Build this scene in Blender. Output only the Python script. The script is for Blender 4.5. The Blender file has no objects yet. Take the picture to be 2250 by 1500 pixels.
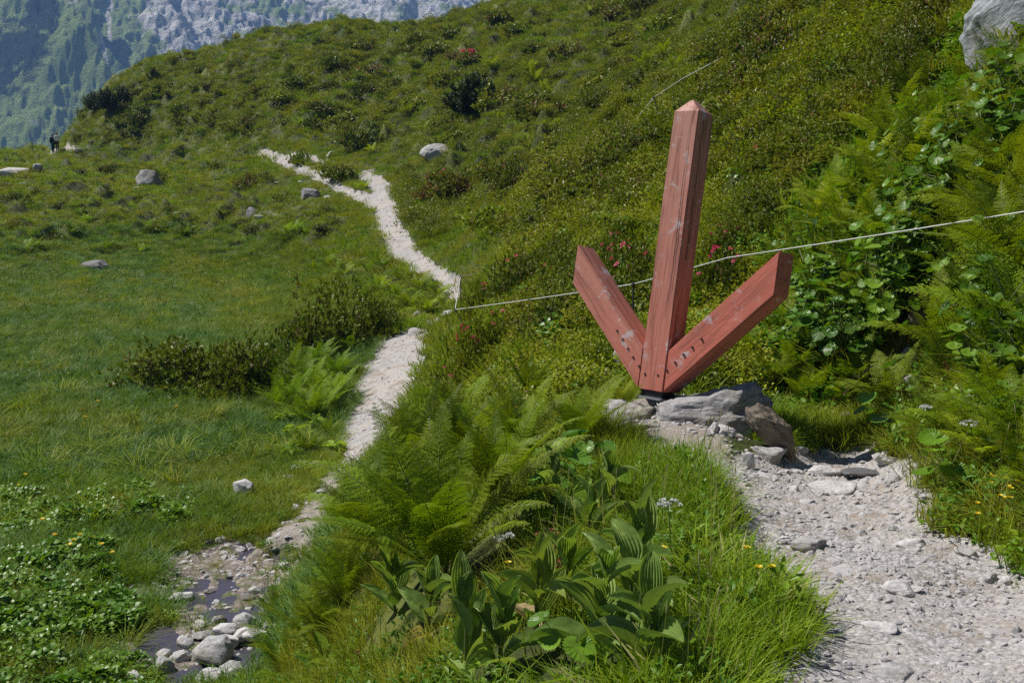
import bpy, math, random
import numpy as np
from mathutils import Vector, Matrix, Euler
PI = math.pi
R = math.radians
C = bpy.context.scene.collection
SC = bpy.context.scene
rng = np.random.default_rng(7)
random.seed(7)

# ------------------------------------------------------------------ camera, sky, sun, exposure
FPX, PITCH = 2400.0, R(10)
cam = bpy.data.objects.new('camera', bpy.data.cameras.new('camera'))
C.objects.link(cam)
cam.location = (0, 0, 0)
cam.rotation_euler = (R(90) - PITCH, 0, 0)
cam.data.sensor_width = 36.0
cam.data.lens = 36.0 * FPX / 2250.0
cam.data.clip_start = 0.05
cam.data.clip_end = 20000
SC.camera = cam

SUNV = Vector((-1.0, 0.42, 0)).normalized() * math.cos(R(55)) + Vector((0, 0, math.sin(R(55))))
w = bpy.data.worlds.new('World'); SC.world = w; w.use_nodes = True
nt = w.node_tree; nt.nodes.clear()
sky = nt.nodes.new('ShaderNodeTexSky'); sky.sky_type = 'NISHITA'; sky.sun_disc = False
sky.sun_elevation = R(55); sky.sun_rotation = math.atan2(SUNV.x, SUNV.y) % (2 * PI)
sky.altitude = 2600
bg = nt.nodes.new('ShaderNodeBackground'); bg.inputs[1].default_value = 0.05
wo = nt.nodes.new('ShaderNodeOutputWorld')
nt.links.new(sky.outputs[0], bg.inputs[0]); nt.links.new(bg.outputs[0], wo.inputs[0])
sl = bpy.data.lights.new('sun', 'SUN'); sl.energy = 5.0; sl.angle = R(0.5); sl.color = (1.0, 0.95, 0.88)
so = bpy.data.objects.new('sun', sl); C.objects.link(so)
so.rotation_euler = SUNV.to_track_quat('Z', 'Y').to_euler(); so.location = SUNV * 50
SC.view_settings.view_transform = 'Standard'; SC.view_settings.look = 'None'
SC.view_settings.exposure = 0.37; SC.view_settings.gamma = 1.0
SC.cycles.max_bounces = 6; SC.cycles.diffuse_bounces = 2; SC.cycles.transmission_bounces = 4
SC.cycles.transparent_max_bounces = 8; SC.cycles.volume_bounces = 0
SC.cycles.use_denoising = False

# ------------------------------------------------------------------ object helpers
def tag(o, label=None, cat=None, group=None, kind=None):
    if label: o['label'] = label
    if cat: o['category'] = cat
    if group: o['group'] = group
    if kind: o['kind'] = kind
    return o
def link(name, data, parent=None, loc=(0, 0, 0), rot=(0, 0, 0), scl=(1, 1, 1)):
    o = bpy.data.objects.new(name, data); C.objects.link(o)
    o.location = loc; o.rotation_euler = rot; o.scale = scl
    if parent is not None: o.parent = parent
    return o
def empty(name, loc=(0, 0, 0), rot=(0, 0, 0), scl=(1, 1, 1)):
    o = link(name, None, None, loc, rot, scl); o.empty_display_size = 0.1
    return o
def mesh_np(name, V, F, mats, smooth=False, mi=None, attrs=None):
    """V (n,3); F list of arrays of equal width or one array"""
    me = bpy.data.meshes.new(name)
    if isinstance(F, np.ndarray): F = [F]
    F = [np.asarray(f, dtype=np.int32) for f in F if len(f)]
    nf = sum(len(f) for f in F); nl = sum(f.size for f in F)
    me.vertices.add(len(V)); me.vertices.foreach_set('co', np.asarray(V, dtype=np.float32).ravel())
    me.loops.add(nl); me.loops.foreach_set('vertex_index', np.concatenate([f.ravel() for f in F]))
    me.polygons.add(nf)
    tot = np.concatenate([np.full(len(f), f.shape[1]) for f in F])
    me.polygons.foreach_set('loop_start', (np.cumsum(tot) - tot).astype(np.int32))
    me.polygons.foreach_set('use_smooth', np.full(nf, smooth))
    if mi is not None: me.polygons.foreach_set('material_index', np.asarray(mi, dtype=np.int32))
    me.update(calc_edges=True)
    for a, v in (attrs or {}).items():
        at = me.attributes.new(a, 'FLOAT', 'POINT'); at.data.foreach_set('value', np.asarray(v, dtype=np.float32))
    for m in (mats if isinstance(mats, (list, tuple)) else [mats]): me.materials.append(m)
    return me
class MB:
    """gathers verts and faces of one mesh"""
    def __init__(s): s.v = []; s.q = []; s.t = []; s.n = 0; s.qm = []; s.tm = []
    def add(s, V, Q=None, T=None, m=0):
        V = np.asarray(V, float).reshape(-1, 3)
        s.v.append(V)
        if Q is not None and len(Q): s.q.append(np.asarray(Q) + s.n); s.qm.append(np.full(len(Q), m))
        if T is not None and len(T): s.t.append(np.asarray(T) + s.n); s.tm.append(np.full(len(T), m))
        s.n += len(V)
    def strip(s, P, W, m=0):
        """ribbon: centre points P, half-width vectors W"""
        P = np.asarray(P); W = np.asarray(W); k = len(P)
        V = np.concatenate([P - W, P + W])
        i = np.arange(k - 1)
        s.add(V, np.c_[i, i + 1, i + 1 + k, i + k], m=m)
    def tube(s, P, r, n=6, m=0, cap=True):
        P = np.asarray(P, float); k = len(P); r = np.broadcast_to(r, (k,))
        T = np.gradient(P, axis=0); T /= np.linalg.norm(T, axis=1)[:, None] + 1e-12
        a = np.array([0, 0, 1.0]) if abs(T[0, 2]) < .9 else np.array([1.0, 0, 0])
        A = np.cross(T, a); A /= np.linalg.norm(A, axis=1)[:, None]; B = np.cross(T, A)
        th = np.arange(n) * 2 * PI / n
        V = P[:, None] + r[:, None, None] * (np.cos(th)[None, :, None] * A[:, None] + np.sin(th)[None, :, None] * B[:, None])
        V = V.reshape(-1, 3); Q = []
        for i in range(k - 1):
            for j in range(n):
                j2 = (j + 1) % n
                Q.append((i * n + j, i * n + j2, (i + 1) * n + j2, (i + 1) * n + j))
        T3 = []
        if cap:
            V = np.vstack([V, P[0], P[-1]])
            for j in range(n):
                T3.append((k * n, (j + 1) % n, j)); T3.append((k * n + 1, (k - 1) * n + j, (k - 1) * n + (j + 1) % n))
        s.add(V, Q, T3, m)
    def build(s, name, mats, smooth=False):
        V = np.concatenate(s.v); F = []; mi = []
        if s.q: F.append(np.concatenate(s.q)); mi.append(np.concatenate(s.qm))
        if s.t: F.append(np.concatenate(s.t)); mi.append(np.concatenate(s.tm))
        return mesh_np(name, V, F, mats, smooth, np.concatenate(mi))

# ------------------------------------------------------------------ noise
def _hash(ix, iy, iz=0, seed=0):
    n = (ix.astype(np.int64) * 374761393 + iy.astype(np.int64) * 668265263 + np.asarray(iz).astype(np.int64) * 2147483647 + seed * 144269) & 0xffffffff
    n = ((n ^ (n >> 13)) * 1274126177) & 0xffffffff
    n = ((n ^ (n >> 16)) * 2246822519) & 0xffffffff
    return ((n ^ (n >> 15)) & 0xffffff) / float(0xffffff)
def vnoise(x, y, seed=0):
    x = np.asarray(x, float); y = np.asarray(y, float)
    ix = np.floor(x); iy = np.floor(y); fx = x - ix; fy = y - iy
    fx = fx * fx * fx * (fx * (fx * 6 - 15) + 10); fy = fy * fy * fy * (fy * (fy * 6 - 15) + 10)
    a = _hash(ix, iy, 0, seed); b = _hash(ix + 1, iy, 0, seed); c = _hash(ix, iy + 1, 0, seed); d = _hash(ix + 1, iy + 1, 0, seed)
    return (a + (b - a) * fx + (c - a) * fy + (a - b - c + d) * fx * fy) * 2 - 1
def fbm(x, y, oct=4, seed=0, gain=.5, lac=2.03):
    s = 0; a = 1; t = 0
    for i in range(oct):
        s = s + a * vnoise(x + i * 17.3, y - i * 9.7, seed + i); t += a; a *= gain
        x, y = (x * .8 - y * .6) * lac, (x * .6 + y * .8) * lac
    return s / t
def vnoise3(P, seed=0):
    I = np.floor(P); Fr = P - I; Fr = Fr * Fr * (3 - 2 * Fr); out = 0
    for dx in (0, 1):
        for dy in (0, 1):
            for dz in (0, 1):
                wgt = (Fr[:, 0] if dx else 1 - Fr[:, 0]) * (Fr[:, 1] if dy else 1 - Fr[:, 1]) * (Fr[:, 2] if dz else 1 - Fr[:, 2])
                out = out + wgt * _hash(I[:, 0] + dx, I[:, 1] + dy, I[:, 2] + dz, seed)
    return out * 2 - 1
def fbm3(P, oct=4, seed=0):
    s = 0; a = 1; t = 0
    for i in range(oct):
        s = s + a * vnoise3(P + i * 13.1, seed + i); t += a; a *= .5; P = P * 2.03
    return s / t
def sstep(a, b, x):
    t = np.clip((np.asarray(x, float) - a) / (b - a), 0, 1); return t * t * (3 - 2 * t)

# ------------------------------------------------------------------ the land: surveyed spot heights, joined by a thin plate spline
CP, SP = math.cos(PITCH), math.sin(PITCH)
def ray(px, py):                       # direction through a survey bearing, Y = 1
    u = (np.asarray(px, float) - 1125) / FPX; v = (750 - np.asarray(py, float)) / FPX
    dx, dy, dz = u, CP + v * SP, -SP + v * CP
    return dx / dy, dz / dy
def project(X, Y, Z):
    d = Y * CP - Z * SP; u = Y * SP + Z * CP
    d = np.maximum(d, .01)
    return 1125 + FPX * X / d, 750 - FPX * u / d
SURV = [ # bearing px, py, forward distance
 (2250,1500,3.1),(1800,1500,3.2),(1500,1500,3.3),(1125,1500,3.6),(850,1500,4.8),(700,1500,7.0),(500,1500,10.4),(0,1500,10.6),(250,1500,10.5),
 (2000,1200,4.9),(2250,1250,4.6),(1700,1200,5.0),(1300,1200,5.2),(1700,1050,6.3),(1900,1000,7.3),(1500,950,7.0),(1430,880,8.0),(1600,900,8.0),
 (1300,950,7.6),(1150,1000,7.2),(1000,1100,7.4),(900,1250,6.1),(800,1100,10),(750,1300,8.0),(650,1170,14),(600,1300,12),(500,1250,13.3),(560,1400,11.0),
 (450,1440,11.2),(690,1225,13.0),(720,1170,13.6),(735,1090,15.6),(665,1320,11.4),(640,1420,9.9),(100,1250,13.6),(300,1250,13.6),(100,1000,19),(300,1000,19),(500,1000,18.9),(200,900,22.5),(600,850,24),(200,800,27),(450,780,28),(200,700,34.5),(500,700,34.5),
 (200,600,47),(600,600,45),(200,540,55),(200,480,63),(500,480,60),(200,400,80),(450,400,76),(100,360,98),(-30,345,106),(60,343,116),(120,341,117),
 (300,335,104),(450,332,92),(570,329,80),(640,365,70),(720,400,62),(820,440,54),(850,480,47),(860,530,42),(900,570,39),(970,610,34.5),(1000,640,31.5),
 (990,690,28.5),(880,730,27.5),(850,800,24),(850,900,20.5),(800,950,18.8),(700,560,45),(700,650,36),(700,780,27),(950,850,18.5),(1000,780,17.5),
 (1050,850,14),(1150,850,12),(1250,850,10),(1150,700,15.5),(1150,600,21),(1150,500,30),(950,500,42),(1050,550,33),(1150,400,42),(1000,400,52),
 (965,350,58),(1040,260,66),(1040,150,80),(1040,50,95),(1110,0,103),(850,300,72),(850,200,85),(850,100,98),(750,65,104),(600,250,85),(600,150,100),
 (560,105,106),(400,280,98),(400,200,108),(330,165,113),(190,240,118),(250,300,106),
 (1300,500,22),(1300,600,16.5),(1300,700,13),(1300,400,30),(1300,300,42),(1300,200,56),(1300,100,74),(1300,0,90),
 (1500,500,17),(1500,400,22),(1500,300,29),(1500,200,38),(1500,100,56),(1500,0,74),
 (1700,800,10),(1700,700,11.2),(1700,550,13.3),(1700,400,16.2),(1700,300,19),(1700,200,23),(1700,100,29),(1700,0,42),
 (1900,900,8.5),(1900,800,9.0),(1900,650,10),(1900,500,11.2),(1900,350,13),(1900,200,16),(1900,50,21),
 (2100,1000,6.3),(2100,850,7.2),(2100,700,8.2),(2100,550,9.3),(2100,400,10.5),(2100,250,12),(2100,100,14),(2100,0,16),
 (2250,1100,5.2),(2250,900,6.1),(2250,700,7.1),(2250,500,8.2),(2250,300,9.6),(2250,100,11.3),(2250,0,12.6),
 (1300,-120,110),(1500,-150,100),(1700,-160,75),(1900,-160,38),(2100,-200,24),(2250,-250,18)]
# skyline: behind the crest the land falls away
CREST = [(-30,345,108),(60,343,120),(120,341,121),(190,240,122),(330,165,118),(560,105,112),(750,65,110),(1110,0,110),(1300,-120,122),(1500,-150,118)]
az_, lr_, e_ = [], [], []
def spot(X, Y, Z):
    r = math.hypot(X, Y); az_.append(math.degrees(math.atan2(X, Y))); lr_.append(math.log(r)); e_.append(Z / r)
for px, py, Y in SURV:
    a, b = ray(px, py); spot(a * Y, Y, b * Y)
for px, py, Y in CREST:
    a, b = ray(px, py)
    spot(a * Y * 1.25, Y * 1.25, (b - .045) * Y * 1.25); spot(a * Y * 2, Y * 2, (b - .3) * Y * 2)
    spot(a * Y * 5, Y * 5, -.40 * Y * 5)
for az in (-48, -62, -85):             # beyond the left edge: the same meadow goes on
    for r, z in ((2, -1.7), (5, -3.2), (12, -5.4), (20, -5.4), (40, -5.3), (65, -4), (105, -1.5), (140, -8), (260, -80), (600, -240)):
        spot(math.sin(R(az)) * r, math.cos(R(az)) * r, z)
for az in (34, 45, 62, 85):            # beyond the right edge: the slope climbs
    k = {34: .85, 45: .65, 62: .45, 85: .42}[az]
    for r, z in ((1.5, -1.7), (3.2, -1.6 + k * .1), (6, -1.2 + .4), (9, 0), (13, 1.5), (20, 4), (40, 10), (80, 22), (160, 40), (500, 60)):
        spot(math.sin(R(az)) * r, math.cos(R(az)) * r, z)
for az in (-20, 0, 20): spot(math.sin(R(az)) * 2.0, math.cos(R(az)) * 2.0, -1.68)
for az in (-20, 0, 20): spot(math.sin(R(az)) * 1.2, math.cos(R(az)) * 1.2, -1.68)
AZ, LR, EE = np.array(az_), np.array(lr_), np.array(e_)
QX, QY = AZ / 9.0, LR * 2.2
def _tps(d2): return .5 * d2 * np.log(d2 + 1e-12)
_K = _tps((QX[:, None] - QX) ** 2 + (QY[:, None] - QY) ** 2) + np.eye(len(QX)) * .004
_P = np.c_[np.ones(len(QX)), QX, QY]
_M = np.block([[_K, _P], [_P.T, np.zeros((3, 3))]])
_W = np.linalg.solve(_M, np.r_[EE, 0, 0, 0])
def height0(X, Y):
    X = np.asarray(X, float); Y = np.asarray(Y, float); sh = X.shape
    X = X.ravel(); Y = Y.ravel(); r = np.hypot(X, Y) + 1e-6; az = np.degrees(np.arctan2(X, Y))
    rr = np.clip(r, 1.2, 900); qx = np.clip(az, -85, 85) / 9.0; qy = np.log(rr) * 2.2; e = np.empty(len(r))
    for i in range(0, len(r), 40000):
        s = slice(i, i + 40000)
        e[s] = _tps((qx[s, None] - QX) ** 2 + (qy[s, None] - QY) ** 2) @ _W[:-3] + _W[-3] + qx[s] * _W[-2] + qy[s] * _W[-1]
    z = e * rr
    z = np.clip(z, -320, 120)
    flat = -1.7 - np.clip(r - 3, 0, 600) * .05
    k = sstep(85, 125, np.abs(az)) * sstep(.5, 2, r)
    k = np.maximum(k, 1 - sstep(.8, 2.0, r))
    return (z * (1 - k) + flat * k).reshape(sh)

# ---- worn ways and wet places in world coordinates
def at0(px, py):
    a, b = ray(px, py); Y = np.exp(np.linspace(math.log(1.6), math.log(150), 1500))
    z = height0(a * Y, Y); hit = np.nonzero(z >= b * Y)[0]
    i = hit[0] if len(hit) else len(Y) - 1
    return a * Y[i], Y[i], z[i]
def poly(pts): return np.array([at0(*p)[:2] for p in pts])
def way(pts):                                   # (px,py,width px) -> polyline of x,y,half width
    out = []
    for px, py, wd in pts:
        x, y, z = at0(px, py); out.append((x, y, wd / 2 / FPX * y))
    return np.array(out)
def d_poly(X, Y, P):                            # signed distance, negative inside
    d = np.full(X.shape, 1e9); ins = np.zeros(X.shape, bool); n = len(P)
    for i in range(n):
        ax, ay = P[i]; bx, by = P[(i + 1) % n]
        t = np.clip(((X - ax) * (bx - ax) + (Y - ay) * (by - ay)) / ((bx - ax) ** 2 + (by - ay) ** 2 + 1e-12), 0, 1)
        d = np.minimum(d, np.hypot(X - ax - t * (bx - ax), Y - ay - t * (by - ay)))
        c = ((ay > Y) != (by > Y)) & (X < (bx - ax) * (Y - ay) / (by - ay + 1e-12) + ax); ins ^= c
    return np.where(ins, -d, d)
def d_way(X, Y, W):
    d = np.full(X.shape, 1e9)
    for i in range(len(W) - 1):
        ax, ay, aw = W[i]; bx, by, bw = W[i + 1]
        t = np.clip(((X - ax) * (bx - ax) + (Y - ay) * (by - ay)) / ((bx - ax) ** 2 + (by - ay) ** 2 + 1e-12), 0, 1)
        d = np.minimum(d, np.hypot(X - ax - t * (bx - ax), Y - ay - t * (by - ay)) - (aw + (bw - aw) * t))
    return d
NEAR = poly([(1690,1500),(1730,1430),(1790,1370),(1720,1290),(1650,1210),(1610,1130),(1560,1050),(1530,1000),(1640,985),(1740,1000),(1790,980),(1900,975),(1990,985),(2040,1020),
             (2015,1070),(2090,1140),(2160,1200),(2250,1270)])
NEAR = np.vstack([NEAR, [(2.6, 3.5), (2.3, 1.0), (1.8, -3.0), (-.1, -3.0), (.2, 1.5), (.55, 2.6)]])
EARTH = poly([(1330,930),(1350,880),(1400,868),(1480,860),(1560,840),(1640,850),(1670,930),(1640,985),(1700,1040),(1600,1060),(1530,1010),(1470,965),(1380,950)])
BOULD = (1.27, 8.05)
W1 = way([(808,985,110),(825,930,138),(850,850,138),(862,790,122),(878,748,112),(900,730,80),(960,706,34),(1000,645,24),(975,612,28),(930,585,34),(890,552,46),(855,505,50),(848,460,42),(810,437,24),(720,402,22),(665,377,22),(622,352,22),(575,331,14)])
W2 = way([(848,465,40),(840,415,34),(806,380,26)])
W3 = way([(620,345,18),(690,355,14),(715,362,12)])
W4 = way([(800,985,110),(750,1040,110),(710,1110,120),(650,1180,130),(590,1235,150)])
W5 = way([(118,338,22),(112,322,10)])
W6 = way([(135,325,5),(150,328,10),(175,330,6)])
STREAM = poly([(205,1330),(230,1300),(330,1285),(405,1225),(470,1205),(560,1215),(660,1190),(700,1215),(660,1290),(575,1340),(590,1420),(560,1500),(250,1500),(270,1450),(400,1385),(330,1350),(225,1350)])
STREAM = np.vstack([STREAM[:13], STREAM[12] + (-.3, -3), STREAM[13] + (-.6, -3), STREAM[13:]])
SCREE = [(at0(1960*0 + 640, 455), 3.2), (at0(300, 412), 3.0)]
ZW = float(np.mean([at0(450, 1300)[2], at0(520, 1240)[2]])) + .0
HOL = at0(2040, 690)
def masks(X, Y):
    """path, near trail, bare earth, stream (each 0..1)"""
    X = np.asarray(X, float); Y = np.asarray(Y, float)
    r = np.hypot(X, Y)
    wob = fbm(X * 2.2, Y * 2.2, 4, 31) * .22
    near = 1 - sstep(-.10, .12, d_poly(X, Y, NEAR) + wob)
    earth = (1 - sstep(-.25, .15, d_poly(X, Y, EARTH) + wob)) * .75
    w2 = fbm(X * 1.7, Y * 1.7, 4, 33) * .20
    far = 1e9
    for W in (W1, W2, W3, W5, W6): far = np.minimum(far, d_way(X, Y, W))
    far = 1 - sstep(-.02, .16, far + w2)
    st = 1 - sstep(-.3, .25, d_poly(X, Y, STREAM) + fbm(X * 1.4, Y * 1.4, 4, 35) * 1.0)
    bare = 0
    for (sx, sy, sz), rad in SCREE:
        bare = np.maximum(bare, (1 - sstep(rad * .35, rad, np.hypot((X - sx), (Y - sy) * .8))) * sstep(-.2, .35, fbm(X * .8, Y * .8, 3, 37)))
    earth = np.maximum(earth, 1 - sstep(-.15, .2, d_way(X, Y, W4) + w2 * 1.4))
    return near, far, np.maximum(earth, bare * .8), st
def height(X, Y, detail=True):
    X = np.asarray(X, float); Y = np.asarray(Y, float)
    z = height0(X, Y); r = np.hypot(X, Y)
    near, far, earth, st = masks(X, Y)
    px, py = project(X, Y, z)
    meadow = sstep(-60, 40, 1000 * 0 + (820 - px)) * sstep(520, 600, py) * (Y > 10)
    hill = sstep(45, 75, r) * (1 - meadow)
    amp = .10 * (1 - meadow) * sstep(3, 8, r) + .03
    n = fbm(X * .9, Y * .9, 4, 3)
    z = z + n * amp * (1 - near) * (1 - far) + n * .02 * (near + far)
    z = z + hill * .38 * fbm(X * .28, Y * .28, 3, 5) + hill * .10 * np.abs(fbm(X * 1.3, Y * 1.3, 2, 6))
    mid = sstep(15, 30, r) * (1 - hill) * (1 - meadow) * (1 - far)
    z = z + mid * .16 * fbm(X * .8, Y * .8, 3, 8)
    slope_ = sstep(9, 14, r) * (1 - meadow) * (1 - near) * (1 - far) * (1 - st)
    dp_ = np.minimum(np.minimum(d_way(X, Y, W1), d_way(X, Y, W2)), d_way(X, Y, W3)); slope_ = slope_ * (.1 + .9 * sstep(.4, 3.0, dp_))
    z = z + slope_ * np.clip(r / 50, .4, 1) * .60 * (fbm(X * .75 + 5, Y * .75, 2, 15) ** 2 * 2.2)
    # trail bed slightly sunk with small stones in relief
    z = z - .05 * near - .06 * far * sstep(15, 30, r)
    z = z + near * (.018 * fbm(X * 5, Y * 5, 3, 9) + .012 * np.abs(fbm(X * 14, Y * 14, 2, 10)))
    z = z - .16 * np.exp(-(np.hypot((X - BOULD[0] - .1) * .8, Y - BOULD[1] + .25) / .5) ** 4)
    bed = ZW + .085 * fbm(X * 1.5, Y * 1.5, 5, 12, .6) - .006 + .02 * (Y - 12.5)
    ds = d_poly(X, Y, STREAM); rimz = ZW + .05 + .02 * (Y - 12.5) + .05 * fbm(X * 1.5, Y * 1.5, 3, 17)
    z = np.where(ds < 2.2, np.maximum(z, rimz), z)
    z = z * (1 - st) + bed * st
    z = z - .75 * np.exp(-(np.hypot((X - HOL[0]) * .75, Y - HOL[1]) / .42) ** 2)
    z = z + np.where(r > 9, earth, 0) * (.05 * np.abs(fbm(X * 3.5, Y * 3.5, 3, 14)))
    return z
def at(px, py):
    """ground point under a survey bearing"""
    a, b = ray(px, py); Y = np.exp(np.linspace(math.log(1.6), math.log(150), 900))
    z = height(a * Y, Y); hit = np.nonzero(z >= b * Y)[0]
    i = hit[0] if len(hit) else len(Y) - 1
    return Vector((a * Y[i], Y[i], z[i]))
def ground(x, y): return float(height(np.array([x]), np.array([y]))[0])
def slope_n(x, y, h=.3):
    zx = ground(x + h, y) - ground(x - h, y); zy = ground(x, y + h) - ground(x, y - h)
    return Vector((-zx / (2 * h), -zy / (2 * h), 1)).normalized()

# ------------------------------------------------------------------ materials
def new_mat(name):
    m = bpy.data.materials.new(name); m.use_nodes = True; nt = m.node_tree
    return m, nt, nt.nodes['Principled BSDF'], nt.nodes['Material Output']
def N(nt, t, **kw):
    n = nt.nodes.new(t)
    for k, v in kw.items():
        if k.startswith('i_'): n.inputs[k[2:].replace('_', ' ')].default_value = v
        else: setattr(n, k, v)
    return n
def noise(nt, scale, detail=4, rough=.55, vec=None, dist=0):
    n = N(nt, 'ShaderNodeTexNoise'); n.inputs['Scale'].default_value = scale; n.inputs['Detail'].default_value = detail
    n.inputs['Roughness'].default_value = rough; n.inputs['Distortion'].default_value = dist
    if vec is not None: nt.links.new(vec, n.inputs['Vector'])
    return n.outputs['Fac']
def ramp(nt, fac, stops, interp='LINEAR'):
    n = N(nt, 'ShaderNodeValToRGB'); n.color_ramp.interpolation = interp
    els = n.color_ramp.elements
    while len(els) < len(stops): els.new(.5)
    for e, (p, c) in zip(els, stops):
        e.position = p; e.color = (c, c, c, 1) if not hasattr(c, '__len__') else (*c, 1)
    nt.links.new(fac, n.inputs[0]); return n.outputs['Color']
def mixc(nt, fac, a, b, mode='MIX'):
    n = N(nt, 'ShaderNodeMix', data_type='RGBA', blend_type=mode)
    for s, v in ((0, fac), (6, a), (7, b)):
        if hasattr(v, 'links'): nt.links.new(v, n.inputs[s])
        elif hasattr(v, '__len__'): n.inputs[s].default_value = (*v, 1)
        else: n.inputs[s].default_value = v
    return n.outputs[2]
def math_(nt, op, a, b=0.0, c=None):
    n = N(nt, 'ShaderNodeMath', operation=op)
    for s, v in ((0, a), (1, b), (2, c)):
        if v is None: continue
        if hasattr(v, 'links'): nt.links.new(v, n.inputs[s])
        else: n.inputs[s].default_value = v
    return n.outputs[0]
def bump(nt, bs, h, strength, dist):
    b = N(nt, 'ShaderNodeBump'); b.inputs['Strength'].default_value = strength; b.inputs['Distance'].default_value = dist
    nt.links.new(h, b.inputs['Height']); nt.links.new(b.outputs[0], bs.inputs['Normal'])
def attr(nt, name): return N(nt, 'ShaderNodeAttribute', attribute_name=name).outputs['Fac']
def geo_pos(nt): return N(nt, 'ShaderNodeNewGeometry').outputs['Position']

def leaf_mat(name, a, b, c=None, rough=.45, trans=.35, tcol=None, spec=.5, patch=.35, pal=None):
    """a, b: two leaf colours mixed at random per plant; c: patch colour mixed by place"""
    m, nt, bs, out = new_mat(name)
    oi = N(nt, 'ShaderNodeObjectInfo')
    pos = geo_pos(nt)
    f = noise(nt, patch, 3, .6, pos)
    col = mixc(nt, oi.outputs['Random'], a, b)
    if c is not None: col = mixc(nt, ramp(nt, f, [(.42, 0.0), (.6, 1.0)]), col, c)
    col = mixc(nt, 1.0, col, oi.outputs['Color'], 'MULTIPLY')
    fine = noise(nt, 22, 2, .5, pos)
    col = mixc(nt, math_(nt, 'MULTIPLY', fine, .5), col, (a[0] * .45, a[1] * .5, a[2] * .5))
    nt.links.new(col, bs.inputs['Base Color'])
    bs.inputs['Roughness'].default_value = rough; bs.inputs['Specular IOR Level'].default_value = spec
    tr = N(nt, 'ShaderNodeBsdfTranslucent')
    tc = mixc(nt, 1.0, col, tcol or (1.5, 1.5, .5), 'MULTIPLY')
    nt.links.new(tc, tr.inputs[0])
    mx = N(nt, 'ShaderNodeMixShader'); mx.inputs[0].default_value = trans
    nt.links.new(bs.outputs[0], mx.inputs[1]); nt.links.new(tr.outputs[0], mx.inputs[2]); nt.links.new(mx.outputs[0], out.inputs[0])
    return m
def plain_mat(name, col, rough=.6, spec=.4, metal=0, var=.25, scale=8, bmp=0):
    m, nt, bs, out = new_mat(name)
    tc = N(nt, 'ShaderNodeTexCoord').outputs['Object']
    n = noise(nt, scale, 4, .6, tc)
    nt.links.new(mixc(nt, n, [c * (1 - var) for c in col], [min(1, c * (1 + var)) for c in col]), bs.inputs['Base Color'])
    bs.inputs['Roughness'].default_value = rough; bs.inputs['Specular IOR Level'].default_value = spec; bs.inputs['Metallic'].default_value = metal
    if bmp: bump(nt, bs, n, bmp, .01)
    return m
def rock_mat(name, base, dark, lichen=(.20, .22, .10), lich=.35, rough=.8, scale=1.0):
    m, nt, bs, out = new_mat(name)
    tc = N(nt, 'ShaderNodeTexCoord').outputs['Object']
    mp = N(nt, 'ShaderNodeMapping'); mp.inputs['Scale'].default_value = (1, 1.6, 4.5); mp.inputs['Rotation'].default_value = (.5, .35, .3)
    nt.links.new(tc, mp.inputs[0])
    band = noise(nt, 5 * scale, 8, .65, mp.outputs[0], .6)
    blot = noise(nt, 2.3 * scale, 5, .6, tc)
    fine = noise(nt, 40 * scale, 5, .7, tc)
    col = mixc(nt, ramp(nt, band, [(.3, 0.0), (.62, 1.0)]), dark, base)
    col = mixc(nt, math_(nt, 'MULTIPLY', ramp(nt, blot, [(.5, 0.0), (.68, 1.0)]), lich), col, lichen)
    col = mixc(nt, ramp(nt, fine, [(.35, .5), (.55, 0.0)]), col, [x * .45 for x in dark])
    tint = noise(nt, .9 * scale, 3, .5, tc)
    col = mixc(nt, ramp(nt, tint, [(.45, 0.0), (.7, .35)]), col, (.34, .24, .16))
    nt.links.new(mixc(nt, 1.0, col, N(nt, 'ShaderNodeObjectInfo').outputs['Color'], 'MULTIPLY'), bs.inputs['Base Color'])
    bs.inputs['Roughness'].default_value = rough; bs.inputs['Specular IOR Level'].default_value = .3
    h = math_(nt, 'ADD', band, math_(nt, 'MULTIPLY', fine, .35))
    bump(nt, bs, h, .7, .03 / scale)
    return m
M = {}
M['grass'] = leaf_mat('grass blades', (.115, .225, .008), (.280, .370, .014), (.310, .310, .028), rough=.55, trans=.26, patch=.45, spec=.12)
M['meadow'] = leaf_mat('meadow grass blades', (.078, .178, .036), (.155, .270, .052), (.210, .275, .014), rough=.5, trans=.24, patch=.11, spec=.18)
M['drygrass'] = leaf_mat('straw coloured blades', (.48, .43, .20), (.34, .34, .11), None, rough=.6, trans=.25, spec=.15)
M['heath'] = leaf_mat('heath leaves', (.110, .175, .006), (.360, .430, .014), (.34, .34, .020), rough=.5, trans=.26, patch=.6, spec=.12)
M['fern'] = leaf_mat('fern fronds', (.200, .330, .014), (.330, .430, .018), None, rough=.5, trans=.30, spec=.15)
M['rhodo'] = leaf_mat('rhododendron leaves', (.065, .105, .006), (.200, .255, .012), (.23, .26, .012), rough=.42, trans=.20, patch=1.2, spec=.2)
M['rhodo_old'] = leaf_mat('rusty rhododendron leaves', (.22, .125, .07), (.16, .14, .035), None, rough=.5, trans=.2, spec=.2)
M['broad'] = leaf_mat('broad leaves', (.080, .190, .014), (.190, .320, .022), None, rough=.38, trans=.26, spec=.28)
M['lily'] = leaf_mat('pleated leaves', (.210, .320, .075), (.320, .420, .120), None, rough=.36, trans=.28, spec=.35)
M['lily_dry'] = leaf_mat('withered pleated leaf', (.50, .41, .26), (.40, .33, .18), None, rough=.6, trans=.25)
M['herb'] = leaf_mat('herb leaves', (.085, .195, .010), (.240, .350, .016), (.10, .22, .025), rough=.42, trans=.26, patch=1.6, spec=.22)
M['pine'] = leaf_mat('pine needles', (.030, .055, .008), (.055, .085, .012), None, rough=.45, trans=.1, spec=.2)
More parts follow.
